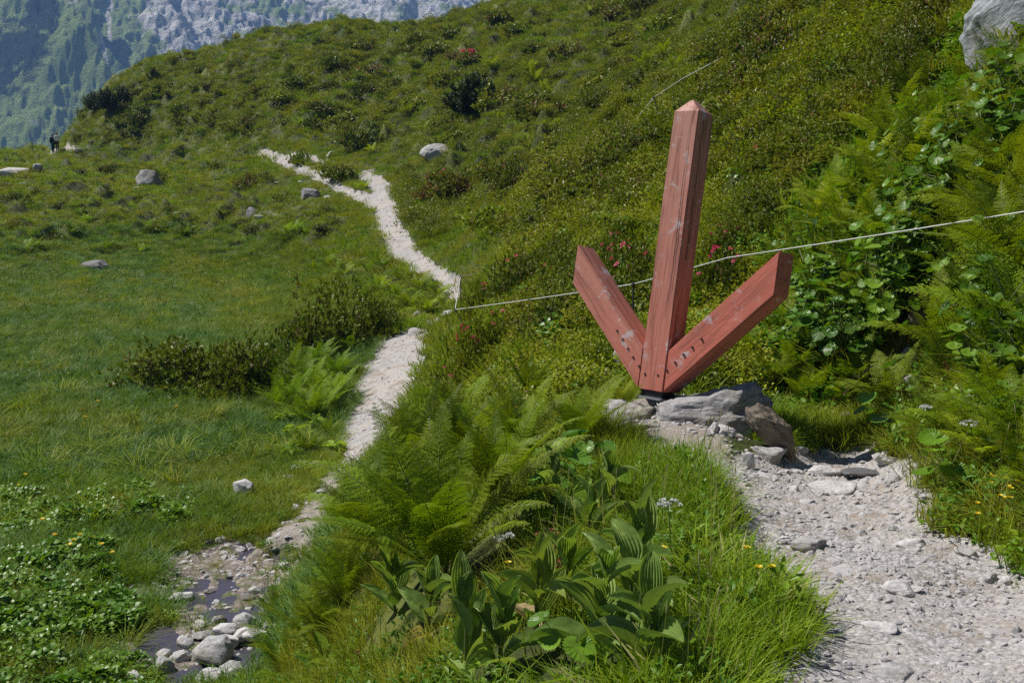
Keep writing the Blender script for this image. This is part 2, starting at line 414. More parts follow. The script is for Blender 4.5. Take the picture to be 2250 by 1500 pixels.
M['stalk'] = plain_mat('green stalk', (.10, .13, .03), .5)
M['twig'] = plain_mat('woody twig', (.10, .065, .04), .8)
M['rust_stalk'] = plain_mat('rusty red seed stalk', (.30, .10, .05), .7)
M['pink'] = leaf_mat('pink petals', (.80, .09, .20), (.85, .16, .24), None, rough=.5, trans=.3, tcol=(1.1, .8, 1))
M['yellow'] = leaf_mat('yellow petals', (.85, .66, .02), (.85, .58, .02), None, rough=.5, trans=.2, tcol=(1, 1, .5))
M['white'] = leaf_mat('white petals', (.78, .78, .74), (.70, .72, .66), None, rough=.6, trans=.2, tcol=(1, 1, 1))
M['red'] = leaf_mat('orange petals', (.80, .16, .04), (.7, .1, .04), None, rough=.5, trans=.2, tcol=(1, 1, 1))
M['rock'] = rock_mat('pale gneiss', (.48, .475, .47), (.19, .19, .19))
M['rock_big'] = rock_mat('lichened gneiss', (.58, .60, .60), (.25, .27, .27), lich=.4, scale=.5)
M['rock_dark'] = rock_mat('brown shadowed gneiss', (.24, .20, .15), (.09, .075, .06), lich=.2)  # dark copy of the gneiss, shade mixed into its colour
M['slab'] = rock_mat('bleached slab', (.64, .63, .63), (.36, .34, .33), lich=.10)
M['pebble'] = rock_mat('gravel chips', (.60, .59, .60), (.30, .29, .29), lich=0, scale=6)

def terrain_mat():
    m, nt, bs, out = new_mat('alpine ground')
    pos = geo_pos(nt)
    soil = mixc(nt, noise(nt, 1.3, 5, .6, pos), (.028, .036, .008), (.065, .085, .012))
    soil = mixc(nt, ramp(nt, noise(nt, .35, 4, .6, pos), [(.45, 0.0), (.62, .8)]), soil, (.13, .150, .024))
    soil = mixc(nt, ramp(nt, noise(nt, 9, 5, .7, pos), [(.48, 0.0), (.62, .75)]), soil, (.020, .028, .008))
    soil = mixc(nt, ramp(nt, noise(nt, 2.1, 5, .7, pos), [(.60, 0.0), (.70, .6)]), soil, (.075, .052, .032))
    # gravel path
    vo = N(nt, 'ShaderNodeTexVoronoi'); vo.inputs['Scale'].default_value = 46; nt.links.new(pos, vo.inputs['Vector'])
    vo2 = N(nt, 'ShaderNodeTexVoronoi'); vo2.inputs['Scale'].default_value = 15; nt.links.new(pos, vo2.inputs['Vector'])
    vc = N(nt, 'ShaderNodeSeparateColor'); nt.links.new(vo.outputs['Color'], vc.inputs[0])
    grav = mixc(nt, vc.outputs[0], (.32, .31, .305), (.56, .55, .55))
    grav = mixc(nt, ramp(nt, vo.outputs['Distance'], [(.3, 0.0), (.75, .7)]), grav, (.15, .14, .13))
    grav = mixc(nt, ramp(nt, noise(nt, 1.1, 5, .6, pos), [(.42, .0), (.60, .85)]), grav, (.40, .365, .335))
    grav = mixc(nt, ramp(nt, noise(nt, 3.2, 4, .6, pos), [(.50, .0), (.66, .7)]), grav, (.25, .20, .155))
    earth = mixc(nt, noise(nt, 9, 6, .75, pos), (.13, .105, .08), (.42, .38, .34))
    wv = N(nt, 'ShaderNodeTexVoronoi'); wv.inputs['Scale'].default_value = 13; nt.links.new(pos, wv.inputs['Vector'])
    wc = N(nt, 'ShaderNodeSeparateColor'); nt.links.new(wv.outputs['Color'], wc.inputs[0])
    wet = mixc(nt, noise(nt, 7, 6, .75, pos), (.07, .055, .045), (.27, .225, .20))
    wet = mixc(nt, math_(nt, 'MULTIPLY', wc.outputs[0], ramp(nt, wv.outputs['Distance'], [(.35, .9), (.6, 0.0)])), wet, (.42, .37, .34))
    wet = mixc(nt, ramp(nt, noise(nt, 2.2, 5, .7, pos), [(.52, 0.0), (.60, .85)]), wet, (.07, .10, .02))
    pa, ea, we = attr(nt, 'path'), attr(nt, 'earth'), attr(nt, 'wet')
    brk = noise(nt, 12, 5, .7, pos)
    def edge(a):
        return ramp(nt, math_(nt, 'ADD', a, math_(nt, 'MULTIPLY', math_(nt, 'SUBTRACT', brk, .5), .9)), [(.38, 0.0), (.58, 1.0)])
    col = mixc(nt, edge(ea), soil, earth)
    col = mixc(nt, edge(we), col, wet)
    col = mixc(nt, edge(pa), col, grav)
    nt.links.new(col, bs.inputs['Base Color'])
    bs.inputs['Roughness'].default_value = .85; bs.inputs['Specular IOR Level'].default_value = .25
    h = math_(nt, 'ADD', math_(nt, 'MULTIPLY', vo.outputs['Distance'], -.5), math_(nt, 'ADD', noise(nt, 30, 5, .7, pos), math_(nt, 'MULTIPLY', vo2.outputs['Distance'], -.7)))
    bump(nt, bs, h, .8, .02)
    return m
M['ground'] = terrain_mat()

# ------------------------------------------------------------------ ground sheet
def build_ground():
    a1 = np.arange(-36, 36.01, .085)
    az = np.r_[np.linspace(-180, -60, 40)[:-1], np.linspace(-60, -36, 60)[:-1], a1, np.linspace(36, 60, 60)[1:], np.linspace(60, 180, 40)[1:]]
    lr = np.r_[np.linspace(math.log(.25), math.log(2.2), 14)[:-1], np.linspace(math.log(2.2), math.log(135), 640), np.linspace(math.log(135), math.log(900), 50)[1:]]
    A, L = np.meshgrid(np.radians(az), lr, indexing='ij')
    X = np.sin(A) * np.exp(L); Y = np.cos(A) * np.exp(L)
    Z = np.empty_like(X); near = np.empty_like(X); far = np.empty_like(X); earth = np.empty_like(X); st = np.empty_like(X)
    for i in range(0, len(az), 60):
        s = slice(i, i + 60)
        Z[s] = height(X[s], Y[s]); near[s], far[s], earth[s], st[s] = masks(X[s], Y[s])
    V = np.c_[X.ravel(), Y.ravel(), Z.ravel()]
    na, nl = X.shape; i, j = np.meshgrid(np.arange(na - 1), np.arange(nl - 1), indexing='ij'); k = (i * nl + j).ravel()
    F = np.c_[k, k + 1, k + nl + 1, k + nl][:, ::-1]
    me = mesh_np('ground', V, F, M['ground'], True, attrs={'path': np.maximum(near, far).ravel(), 'earth': earth.ravel(), 'wet': st.ravel()})
    tag(link('ground', me), 'green alpine hillside and meadow cut by pale gravel paths', 'ground', kind='structure')
build_ground()

# ------------------------------------------------------------------ the mountain across the valley
def mountain():
    m, nt, bs, out = new_mat('mountain flank')
    pos = geo_pos(nt)
    g = mixc(nt, noise(nt, .012, 6, .6, pos), (.17, .26, .08), (.32, .40, .12))
    g = mixc(nt, ramp(nt, noise(nt, .08, 6, .7, pos), [(.5, 0.0), (.66, .7)]), g, (.06, .09, .04))
    rk = mixc(nt, ramp(nt, noise(nt, .05, 8, .75, pos), [(.36, 0.0), (.62, 1.0)]), (.22, .22, .22), (.85, .83, .80))
    sc = mixc(nt, noise(nt, .2, 6, .8, pos), (.48, .47, .46), (.72, .70, .68))
    fo = mixc(nt, noise(nt, .1, 5, .7, pos), (.006, .012, .005), (.016, .025, .010))
    br = noise(nt, .035, 8, .64, pos)
    def e(a): return ramp(nt, math_(nt, 'ADD', attr(nt, a), math_(nt, 'MULTIPLY', math_(nt, 'SUBTRACT', br, .5), 1.7)), [(.42, 0.0), (.58, 1.0)])
    c = mixc(nt, e('rock'), g, rk); c = mixc(nt, e('scree'), c, sc); c = mixc(nt, e('forest'), c, fo)
    c = mixc(nt, e('snow'), c, (.8, .82, .85))
    nt.links.new(c, bs.inputs['Base Color']); bs.inputs['Roughness'].default_value = .95; bs.inputs['Specular IOR Level'].default_value = .1
    bump(nt, bs, math_(nt, 'ADD', noise(nt, .06, 8, .75, pos), noise(nt, .3, 4, .7, pos)), .9, 9)
    az = np.radians(np.linspace(-50, 18, 1150)); r = np.linspace(780, 2450, 480)
    A, Rr = np.meshgrid(az, r, indexing='ij'); X = np.sin(A) * Rr; Y = np.cos(A) * Rr
    px = 1125 + FPX * np.tan(np.clip(A, -1.2, 1.2)) / CP            # bearing, used as a cross-slope coordinate
    base = np.interp(Rr, [780, 1000, 1450, 1620, 2000, 2300, 2450], [-330, -260, -60, 20, 240, 345, 375])
    q = 327 - base / Rr * FPX                                          # rough bearing height
    sx = X / 190 + .25 * fbm(X / 260, Y / 260, 3, 50); sy = Y / 620
    rid = 1 - np.abs(fbm(sx, sy, 4, 51)) * 2.2
    z = base + 34 * (rid - .5) + 20 * fbm(X / 90, Y / 120, 5, 52, .55) + 12 * (1 - 2 * np.abs(fbm(X / 34, Y / 40, 4, 53, .6))) + 7 * fbm(X / 12, Y / 12, 4, 54, .65)
    def spur(z, x0, y0, x1, y1, H, steep, wl):
        t = (q - y0) / (y1 - y0); xl = x0 + (x1 - x0) * t + 14 * fbm(q / 26, q * 0 + x0, 3, int(x0) + 77)
        d = (px - xl) / FPX * Rr
        prof = np.where(d < 0, np.exp(np.minimum(d, 0) / wl), 1 - sstep(0, steep, d) * 1.15)
        fade = sstep(-.35, .1, t) * (1 - sstep(1.0, 1.5, t))
        prof = np.where(d > steep, -.15 * np.exp(-(d - steep) / 60), prof)
        return z + H * prof * fade
    z = spur(z, -60, 20, 200, 330, 150, 50, 150)
    z = spur(z, 90, -10, 215, 150, 95, 28, 70)
    z = spur(z, 330, -60, 400, 110, 30, 30, 90)
    z = spur(z, 620, 30, 760, 75, 26, 22, 70)
    f = lambda x, y, wx, wy: np.exp(-((px - x) / wx) ** 2 - ((q - y) / wy) ** 2)
    line = lambda x0, y0, x1, y1, wd: np.exp(-((px - (x0 + (x1 - x0) * (q - y0) / (y1 - y0)) + 8 * fbm(q / 20, q * 0 + x1, 3, 60)) / wd) ** 2) * sstep(y0 - 15, y0 + 5, q) * (1 - sstep(y1 - 5, y1 + 15, q))
    rock = .22 + .40 * sstep(300, 460, px) * sstep(-60, 20, q * 0 + 20) + .45 * f(180, 30, 90, 30) + .6 * f(390, 100, 60, 60) + .35 * f(200, 130, 40, 30) - .35 * f(320, 190, 90, 60) - .3 * f(600, 60, 120, 12)
    rock = rock + .5 * sstep(.4, 1.2, np.hypot(*np.gradient(z)) / 12.0) * 0
    scree = .75 * line(270, 10, 232, 235, 9) + .5 * line(65, 60, 112, 165, 6) + .75 * sstep(60, 0, q) * sstep(420, 600, px) + .45 * line(310, 40, 290, 200, 6)
    snow = .95 * line(62, 66, 92, 150, 2.2) + .9 * f(700, 6, 28, 4) + .7 * line(22, 75, 34, 98, 2)
    forest = .75 * f(40, 300, 110, 75) + .35 * f(120, 270, 40, 50) + .35 * f(150, 200, 60, 40) + .35 * f(640, 62, 60, 14)
    V = np.c_[X.ravel(), Y.ravel(), z.ravel()]; na, nl = X.shape
    i, j = np.meshgrid(np.arange(na - 1), np.arange(nl - 1), indexing='ij'); k = (i * nl + j).ravel()
    me = mesh_np('mountain', V, np.c_[k, k + nl, k + nl + 1, k + 1], m, True, attrs={'rock': rock.ravel(), 'scree': scree.ravel(), 'snow': snow.ravel(), 'forest': forest.ravel()})
    tag(link('mountain', me), 'distant rocky and grassy mountain flank seen through blue haze', 'mountain', kind='structure')
mountain()

# ------------------------------------------------------------------ haze over the valley
hm = bpy.data.materials.new('valley haze'); hm.use_nodes = True; hn = hm.node_tree; hn.nodes.clear()
pv = hn.nodes.new('ShaderNodeVolumePrincipled'); pv.inputs['Color'].default_value = (.27, .51, 1.0, 1)
pv.inputs['Density'].default_value = .00021; pv.inputs['Anisotropy'].default_value = .0
ho = hn.nodes.new('ShaderNodeOutputMaterial'); hn.links.new(pv.outputs[0], ho.inputs['Volume'])
hb = MB(); xs, ys, zs = (-2000, 1000), (-920, 2560), (-420, 450)
hb.add([(x, y, z) for x in xs for y in ys for z in zs], [(0, 1, 3, 2), (4, 6, 7, 5), (0, 4, 5, 1), (2, 3, 7, 6), (0, 2, 6, 4), (1, 5, 7, 3)])
tag(link('haze', hb.build('haze', hm)), 'thin blue haze filling the air of the valley', 'haze', kind='stuff')

# ------------------------------------------------------------------ the red arrow of three squared beams
def beam_mat():
    m, nt, bs, out = new_mat('weathered red paint on timber')
    tc = N(nt, 'ShaderNodeTexCoord').outputs['Object']
    mp = N(nt, 'ShaderNodeMapping'); mp.inputs['Scale'].default_value = (26, 26, 1.6); nt.links.new(tc, mp.inputs[0])
    grain = noise(nt, 1.0, 6, .65, mp.outputs[0], .5)
    mp2 = N(nt, 'ShaderNodeMapping'); mp2.inputs['Scale'].default_value = (9, 9, .7); nt.links.new(tc, mp2.inputs[0])
    broad = noise(nt, 1.0, 4, .6, mp2.outputs[0], .8)
    saw = noise(nt, 1.0, 3, .6, None)
    mp3 = N(nt, 'ShaderNodeMapping'); mp3.inputs['Scale'].default_value = (20, 20, 190); nt.links.new(tc, mp3.inputs[0]); nt.links.new(mp3.outputs[0], saw.node.inputs['Vector'])
    sep = N(nt, 'ShaderNodeSeparateXYZ'); nt.links.new(tc, sep.inputs[0])
    bleach = math_(nt, 'MULTIPLY', attr(nt, 'bleach'), 1.0)
    red = mixc(nt, broad, (.44, .110, .070), (.58, .175, .120))
    brown = mixc(nt, grain, (.32, .145, .105), (.54, .30, .235))
    col = mixc(nt, math_(nt, 'ADD', math_(nt, 'MULTIPLY', bleach, .85), math_(nt, 'MULTIPLY', math_(nt, 'SUBTRACT', broad, .5), .7)), red, brown)
    col = mixc(nt, ramp(nt, grain, [(.36, .70), (.50, 0.0)]), col, (.17, .06, .04))
    col = mixc(nt, ramp(nt, noise(nt, 2.0, 3, .6, tc), [(.55, 0.0), (.75, .5)]), col, (.50, .23, .13))
    blot = ramp(nt, noise(nt, 7, 8, .72, tc, .4), [(.555, 0.0), (.61, .8)])
    blot = math_(nt, 'MULTIPLY', blot, ramp(nt, noise(nt, 2.6, 2, .5, tc), [(.42, 0.0), (.54, 1.0)]))
    col = mixc(nt, blot, col, (.50, .44, .45))
    crack = ramp(nt, N(nt, 'ShaderNodeTexWave').outputs['Fac'], [(.0, 0.0), (.001, 0.0)])
    mp4 = N(nt, 'ShaderNodeMapping'); mp4.inputs['Scale'].default_value = (34, 34, .55); nt.links.new(tc, mp4.inputs[0])
    cr = ramp(nt, noise(nt, 1.0, 2, .5, mp4.outputs[0], .3), [(.275, 1.0), (.30, 0.0)])
    col = mixc(nt, cr, col, (.035, .015, .01))
    nt.links.new(col, bs.inputs['Base Color'])
    nt.links.new(ramp(nt, grain, [(.3, .75), (.7, .5)]), bs.inputs['Roughness']); bs.inputs['Specular IOR Level'].default_value = .35
    h = math_(nt, 'ADD', math_(nt, 'ADD', grain, math_(nt, 'MULTIPLY', saw, .35)), math_(nt, 'MULTIPLY', cr, -1.5))
    bump(nt, bs, h, .5, .004)
    return m
M['beam'] = beam_mat()
M['steel'] = plain_mat('dark steel', (.03, .03, .032), .5, .5, .6)
M['steel_pale'] = plain_mat('galvanised steel', (.42, .43, .45), .45, .5, .8)
M['scrape'] = plain_mat('bare pale wood', (.62, .55, .55), .8)
M['bolt'] = plain_mat('rusted bolt', (.02, .015, .012), .7)
AW, AWA, AL_, ARR, ALL, AD = .2165, .2214, 2.1072, .7942, .7459, .2201
arrow_rot = Matrix.Rotation(-.7142, 3, 'Z') @ Matrix.Rotation(-.2018, 3, 'X') @ Matrix.Rotation(-.0062, 3, 'Y')
arrow_loc = Vector((1.0341, 8.0, -1.7838))
def grid_prism(outline, depth, name, flip=False, top=None):
    """convex outline (x,z) cut into a fine prism with a little unevenness and softened edges"""
    me = bpy.data.meshes.new(name)
    import bmesh
    bm = bmesh.new()
    f = bm.faces.new([bm.verts.new((x, 0, z)) for x, z in outline])
    g = bmesh.ops.extrude_face_region(bm, geom=[f])
    bmesh.ops.translate(bm, vec=(0, depth, 0), verts=[v for v in g['geom'] if isinstance(v, bmesh.types.BMVert)])
    if top: top(bm)
    bmesh.ops.recalc_face_normals(bm, faces=bm.faces)
    bmesh.ops.bevel(bm, geom=list(bm.edges), offset=.006, segments=2, affect='EDGES')
    bmesh.ops.triangulate(bm, faces=bm.faces)
    for _ in range(3):
        bmesh.ops.subdivide_edges(bm, edges=[e for e in bm.edges if e.calc_length() > .12], cuts=1)
        bmesh.ops.triangulate(bm, faces=bm.faces)
    P = np.array([v.co[:] for v in bm.verts])
    dn = fbm3(P * np.array([9, 9, 2.5]), 3, 5) * .003 + fbm3(P * 28, 2, 6) * .0012
    for v, d_ in zip(bm.verts, dn): v.co += v.normal * float(d_)
    bm.to_mesh(me); bm.free(); me.materials.append(M['beam'])
    zz = np.array([v.co.z for v in me.vertices])
    return me, zz
def set_bleach(me, vals):
    a = me.attributes.new('bleach', 'FLOAT', 'POINT'); a.data.foreach_set('value', np.clip(vals, 0, 1).astype(np.float32))
def build_arrow():
    root = empty('arrow_sculpture', arrow_loc); root.rotation_euler = arrow_rot.to_euler()
    tag(root, 'tall red painted arrow of three timber beams pointing down at a boulder', 'sculpture')
    h = AW / 2; s = AWA * math.sqrt(2)
    def hip(bm):
        for v in bm.verts:
            if v.co.z > AL_ + .05: v.co.y = .045 if v.co.y < .1 else .13
    me, zz = grid_prism([(-h, 0), (h, 0), (h, AL_), (.012, AL_ + .095), (-h, AL_)], AD, 'post_beam', top=hip)
    set_bleach(me, .25 + zz / AL_ * .75)
    post = link('post_beam', me, root); tag(post, 'tall upright beam with a pointed top')
    # arms: local frame with its length along z, turned 45 degrees
    c = math.sqrt(.5)
    for sgn, Lx in ((-1, ALL), (1, ARR)):
        pts = [(0, 0), (Lx, Lx), (Lx, Lx + s), (0, s)]
        loc = [((x - z) * c * sgn, (x + z) * c) for x, z in pts]         # u across, v along
        if sgn < 0: loc = loc[::-1]
        me, zz = grid_prism(loc, AD, 'arm_beam'); set_bleach(me, (.25 + zz * .30) if sgn < 0 else (-.1 + zz * .10))
        o = link('arm_beam', me, root, (sgn * (h + .003), .004, 0), (0, R(45) * sgn, 0))
        tag(o, 'left arm of the arrow, paler with white scuffs' if sgn < 0 else 'right arm of the arrow, darker red with grey blotches')
    # bolts: two rows of five and a pair
    inv = arrow_rot.transposed()
    def uv(px, py):
        a, b = ray(px, py); dvec = Vector((a, 1, b)); o = inv @ (-arrow_loc); d = inv @ dvec; t = -o.y / d.y; p = o + d * t
        return p.x, p.z
    bb = MB(); bb.tube([(0, -.0045, 0), (0, .02, 0)], .0085, 8); bme = bb.build('bolt', M['bolt'])
    for qx, qy in ((585,850),(630,920),(673,997),(715,1067),(765,1140),(815,1205),(922,1215),(1280,918),(1203,986),(1133,1047),(1063,1112),(993,1174)):
        u, v = uv(1200 + qx / 3.75, 500 + qy / 3.75); link('bolt', bme, root, (u, .0, v))
    def crack(pts, wd, mat, face_y=-.0012, rotv=0.0):
        mb = MB(); P = np.array([(x, face_y, z) for x, z in pts], float); t = np.linspace(0, 1, len(P)); wv = np.zeros_like(P); wv[:, 0] = wd * np.sin(np.clip(t * PI, .15, 3.0)) * math.cos(rotv); wv[:, 2] = wd * math.sin(rotv)
        mb.strip(P, wv); return mb.build('crack', [mat])
    rgc = np.random.default_rng(3)
    vv = np.linspace(2.13, .32, 40); link('crack', crack([(.050 + .020 * (2.1 - v) / 1.8 + .003 * rgc.normal(), v) for v in vv], .0028, M['bolt'], -.006), root)
    vv = np.linspace(1.2, .25, 24); link('crack', crack([(-.055 + .003 * rgc.normal(), v) for v in vv], .0014, M['bolt'], -.006), root)
    pts = [uv(1200 + x / 3.75, 500 + y / 3.75) for x, y in ((1280,918),(1203,986),(1133,1047),(1063,1112),(993,1174))]; link('crack', crack(pts, .0022, M['bolt'], -.002, .8), root)
    pts = [uv(1200 + x / 3.75, 500 + y / 3.75) for x, y in ((585,850),(630,920),(673,997),(715,1067))]; link('scrape', crack(pts, .005, M['scrape'], -.002, -.5), root)
    sd = MB(); P = np.array([(h + .0065, .085 + .004 * rgc.normal(), v) for v in np.linspace(2.05, 1.0, 24)]); sd.strip(P, np.tile([0, .003, 0], (24, 1))); link('crack', sd.build('crack', [M['bolt']]), root)
    bp = MB()
    def box(mb, x0, x1, y0, y1, z0, z1, m=0):
        mb.add([(x, y, z) for x in (x0, x1) for y in (y0, y1) for z in (z0, z1)], [(0, 1, 3, 2), (4, 6, 7, 5), (0, 4, 5, 1), (2, 3, 7, 6), (0, 2, 6, 4), (1, 5, 7, 3)], m=m)
    box(bp, -h * .9, h * .9, .02, AD - .02, -.045, -.002)
    link('base_shoe', bp.build('base_shoe', M['steel']), root)
    bq = MB(); box(bq, -h, h, -.02, AD, -.062, -.047)
    link('base_plate', bq.build('base_plate', M['steel_pale']), root)
build_arrow()

# ------------------------------------------------------------------ rocks
def ico(sub):
    import bmesh
    bm = bmesh.new(); bmesh.ops.create_icosphere(bm, subdivisions=sub, radius=1)
    V = np.array([v.co[:] for v in bm.verts]); F = np.array([[v.index for v in f.verts] for f in bm.faces]); bm.free(); return V, F
ICO = {k: ico(k) for k in (3, 4, 5, 6)}
def rock_mesh(seed, dims, mat, sub=4, cuts=10, rough=.06, box=.78, layers=0.0, shear=0.0):
    V, F = ICO[sub]; V = V.copy(); rg = np.random.default_rng(seed)
    V = np.sign(V) * np.abs(V) ** box
    for _ in range(cuts):
        n = rg.normal(size=3); n /= np.linalg.norm(n); d = rg.uniform(.55, .85)
        t = V @ n - d; V = V - np.maximum(t, 0)[:, None] * n * .93
    n = V / np.linalg.norm(V, axis=1)[:, None]
    V = V + n * (fbm3(V * 1.6 + seed, 4, seed)[:, None] * rough * 2.4 + fbm3(V * 7 + seed, 4, seed + 3)[:, None] * rough)
    if layers:
        tilt = V[:, 2] + .35 * V[:, 0] + .15 * V[:, 1]
        V = V + n * (np.abs(fbm3(np.c_[V[:, 0], V[:, 1], tilt * 9], 3, seed + 9))[:, None] * layers)
    V[:, 0] += shear * V[:, 2]
    V = V - (V.max(0) + V.min(0)) / 2; V = V / V.max(0)
    V = V * np.array(dims) / 2
    return mesh_np('rock', V, F, mat, sub >= 4)
def rock(px, py, wpx, hpx, label, name='rock', mat='rock', seed=None, depth=None, group=None, sub=4, sink=.35, rz=0, dk=1.0, cat='rock', tint=None, **kw):
    """rock whose middle stands under bearing px,py, as wide and as high as the photograph shows"""
    p = at(px, py) if depth is None else None
    if p is None:
        a, b = ray(px, py); p = Vector((a * depth, depth, b * depth))
    s = p.y / FPX; seed = seed if seed is not None else int(px * 7 + py * 3)
    wd = wpx * s; ht = hpx * s; full = ht / (1 - sink)
    me = rock_mesh(seed, (wd, wd * dk, full), M[mat], sub, **kw)
    o = link(name, me, None, (p.x, p.y, p.z + (full * (.5 - sink) if depth is None else 0)), (0, 0, R(rz)))
    if tint: o.color = (*tint, 1)
    return tag(o, label, cat, group)
# the boulder that carries the arrow
b0 = arrow_loc
def set_rock(name, loc, dims, rot, label, mat='rock', seed=1, sub=5, cat='boulder', **kw):
    me = rock_mesh(seed, dims, M[mat], sub, **kw)
    return tag(link(name, me, None, loc, [R(a) for a in rot]), label, cat)
set_rock('boulder', (b0.x + .27, b0.y - .06, -2.145), (1.34, 1.24, .83), (6, -8, -10), 'grey layered boulder carrying the foot of the red arrow', 'rock', 23, 6, layers=.10, rough=.08, box=.55, cuts=11).color = (.82, .82, .84, 1)
set_rock('boulder', (b0.x - .24, b0.y - .04, -2.02), (.66, .60, .42), (0, -16, 20), 'low pale slab of rock left of the arrow foot', 'rock', 31, 5, layers=.05, rough=.05)
rock(1375, 800, 60, 35, 'mossy pale rock behind the left arm of the arrow', 'rock', 'rock', 5, sub=4)
rock(1697, 990, 128, 112, 'dark brown pointed rock facing away from the sun beside the trail', 'rock', 'rock_dark', 12, sub=5, sink=.25, rz=10, dk=.8, shear=-.75, layers=.08, rough=.09, cuts=14)  # post's shadow on this rock is carried by its dark material
rock(1690, 1012, 90, 34, 'rounded pale brown rock lying under the dark pointed rock', 'rock', 'rock', 77, sub=4, sink=.4)
rock(1644, 1030, 30, 36, 'small upright white rock at the edge of the trail', 'rock', 'slab', 51, sink=.2, dk=.6)
rock(1596, 956, 46, 22, 'pale flat rock in dry grass below the boulder', 'rock', 'slab', 52, sink=.3)
rock(1567, 950, 22, 24, 'small blocky rock in dry grass below the boulder', 'rock', 'slab', 53, sink=.3)
p_ = at(2270, 150)
set_rock('boulder', (p_.x + .72, p_.y + .75, p_.z + .40), (1.7, 1.7, 1.45), (-32, 14, 12), 'huge lichened grey boulder on the slope at the upper right', 'rock_big', 8, 6, cuts=7, layers=.08, rough=.06, box=.5).color = (.70, .73, .78, 1)
rock(965, 354, 84, 27, 'pale angular boulder lying on the hillside above the path', 'boulder', 'rock', 14, sub=5, sink=.42, cat='boulder', shear=.25)
rock(328, 408, 62, 22, 'grey craggy boulder on the grassy knoll', 'boulder', 'rock', 15, sub=4, sink=.42, cat='boulder', tint=(.75,.75,.78))
rock(685, 432, 44, 17, 'grey craggy boulder just left of the far path', 'boulder', 'rock', 16, sink=.42, cat='boulder', tint=(.75,.75,.78))
rock(210, 592, 62, 20, 'low dark boulder alone in the smooth meadow grass', 'boulder', 'rock', 17, sink=.42, cat='boulder', tint=(.6,.6,.62))
rock(555, 475, 28, 18, 'grey boulder at the lower end of the stony patch', 'boulder', 'rock', 18, sink=.42, tint=(.7,.7,.74), cat='boulder')
rock(30, 388, 58, 13, 'flat white slab lying at the left edge of the knoll', 'rock', 'slab', 19, sink=.4, dk=1.6)
rock(84, 374, 20, 14, 'small grey rock behind the flat white slab', 'rock', 'rock', 20)
rock(728, 346, 22, 12, 'small pale rock between the forks of the far path', 'rock', 'slab', 21)
rock(1036, 548, 18, 14, 'small dark stone on the slope right of the winding path', 'rock', 'rock', 24, tint=(.6,.6,.6))
rock(920, 698, 26, 12, 'grey stone at the bend where the path dips', 'rock', 'rock', 25, tint=(.8,.8,.8))
rock(915, 735, 38, 15, 'flat pale stone across the path at its bend', 'rock', 'slab', 26)
rock(988, 700, 34, 20, 'pale stone below the white tape corner', 'rock', 'slab', 27)
rock(536, 1088, 46, 32, 'rounded pale rock alone in the meadow grass', 'rock', 'slab', 28, sink=.25)
rock(1944, 1018, 56, 20, 'pale rock at the far edge of the trail by the leafy bank', 'rock', 'slab', 29, sink=.3)
rock(1900, 1046, 108, 16, 'flat slab crossing the trail like a step, tinted dark for the arrow shadow on it', 'rock', 'rock', 30, sink=.3, dk=.5, tint=(.35,.35,.37))  # tint paints the arrow's cast shadow into the slab colour
rock(1806, 1040, 120, 20, 'long pale slab left of the shadow-tinted step slab', 'rock', 'slab', 31, sink=.45, dk=.55)
rock(1826, 1078, 122, 18, 'broad pale slab set in the trail in front of the step slab', 'rock', 'slab', 32, sink=.5, dk=.6)
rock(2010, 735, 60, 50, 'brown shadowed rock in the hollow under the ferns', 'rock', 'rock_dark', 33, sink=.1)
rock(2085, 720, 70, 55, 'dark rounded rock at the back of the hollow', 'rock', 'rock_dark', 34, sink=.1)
rock(1995, 812, 40, 32, 'pale brown rock at the mouth of the shaded hollow', 'rock', 'rock', 35, sink=.2)
rock(2010, 845, 50, 26, 'white rock half covered by leaves on the bank', 'rock', 'slab', 36, sink=.2)
rock(2065, 935, 36, 14, 'small white rock under broad leaves on the bank', 'rock', 'slab', 37, sink=.2)
rock(1855, 935, 34, 34, 'brown rock on the earth bank behind the trail', 'rock', 'rock_dark', 38, sink=.2)
STREAM_ROCKS = [(468,1458,108,60,'largest pale boulder in the stream'),(496,1400,52,30,'rusty pale rock behind the largest stream boulder'),(540,1404,64,22,'flat white rock right of the stream boulder'),
 (536,1376,58,30,'grey rock at the head of the stony heap'),(562,1415,62,22,'flat rock at the right edge of the stony heap by ferns'),(408,1420,42,24,'rounded rock left of the stream boulder'),(444,1404,46,14,'thin slab behind the rounded stream rock'),
 (400,1452,44,24,'cracked pale rock below the rounded stream rock'),(360,1440,36,16,'small brown rock at the waterside'),(356,1470,62,28,'wide pale rock low in the stream'),(294,1500,48,26,'domed pale rock at the bottom edge'),(276,1456,40,14,'low pale rock far left in the stream'),
 (510,1488,72,34,'white blocky rock at the bottom beside ferns'),(462,1496,62,30,'rusty split rock at the bottom of the heap'),(484,1368,30,16,'small dark rounded rock at the water edge'),(432,1368,32,15,'flat dark rock beside a grass tuft in the stream'),
 (396,1316,64,14,'long thin slab across the stream'),(560,1304,32,12,'small white stone in shallow water'),(544,1316,40,9,'thin dark flat stone in shallow water'),(460,1306,26,8,'flat dark pebble in the puddle'),(370,1020,20,8,'tiny pale stone in meadow grass'),
 (708,1090,26,14,'pale stone on the gravel branch behind ferns'),(648,1120,26,14,'pale long stone at the meadow edge of the gravel'),(664,1146,18,10,'dark small stone on the gravel branch'),(460,1196,15,12,'small black stone at the top of the puddle'),
 (530,1214,24,10,'pale stone at the grassy rim of the puddle'),(628,1250,24,12,'pale yellowish stone beside the ferns'),(136,1382,32,9,'flat pale stone in wet herbs'),(508,1425,40,26,'rusty block wedged right of the stream boulder')]
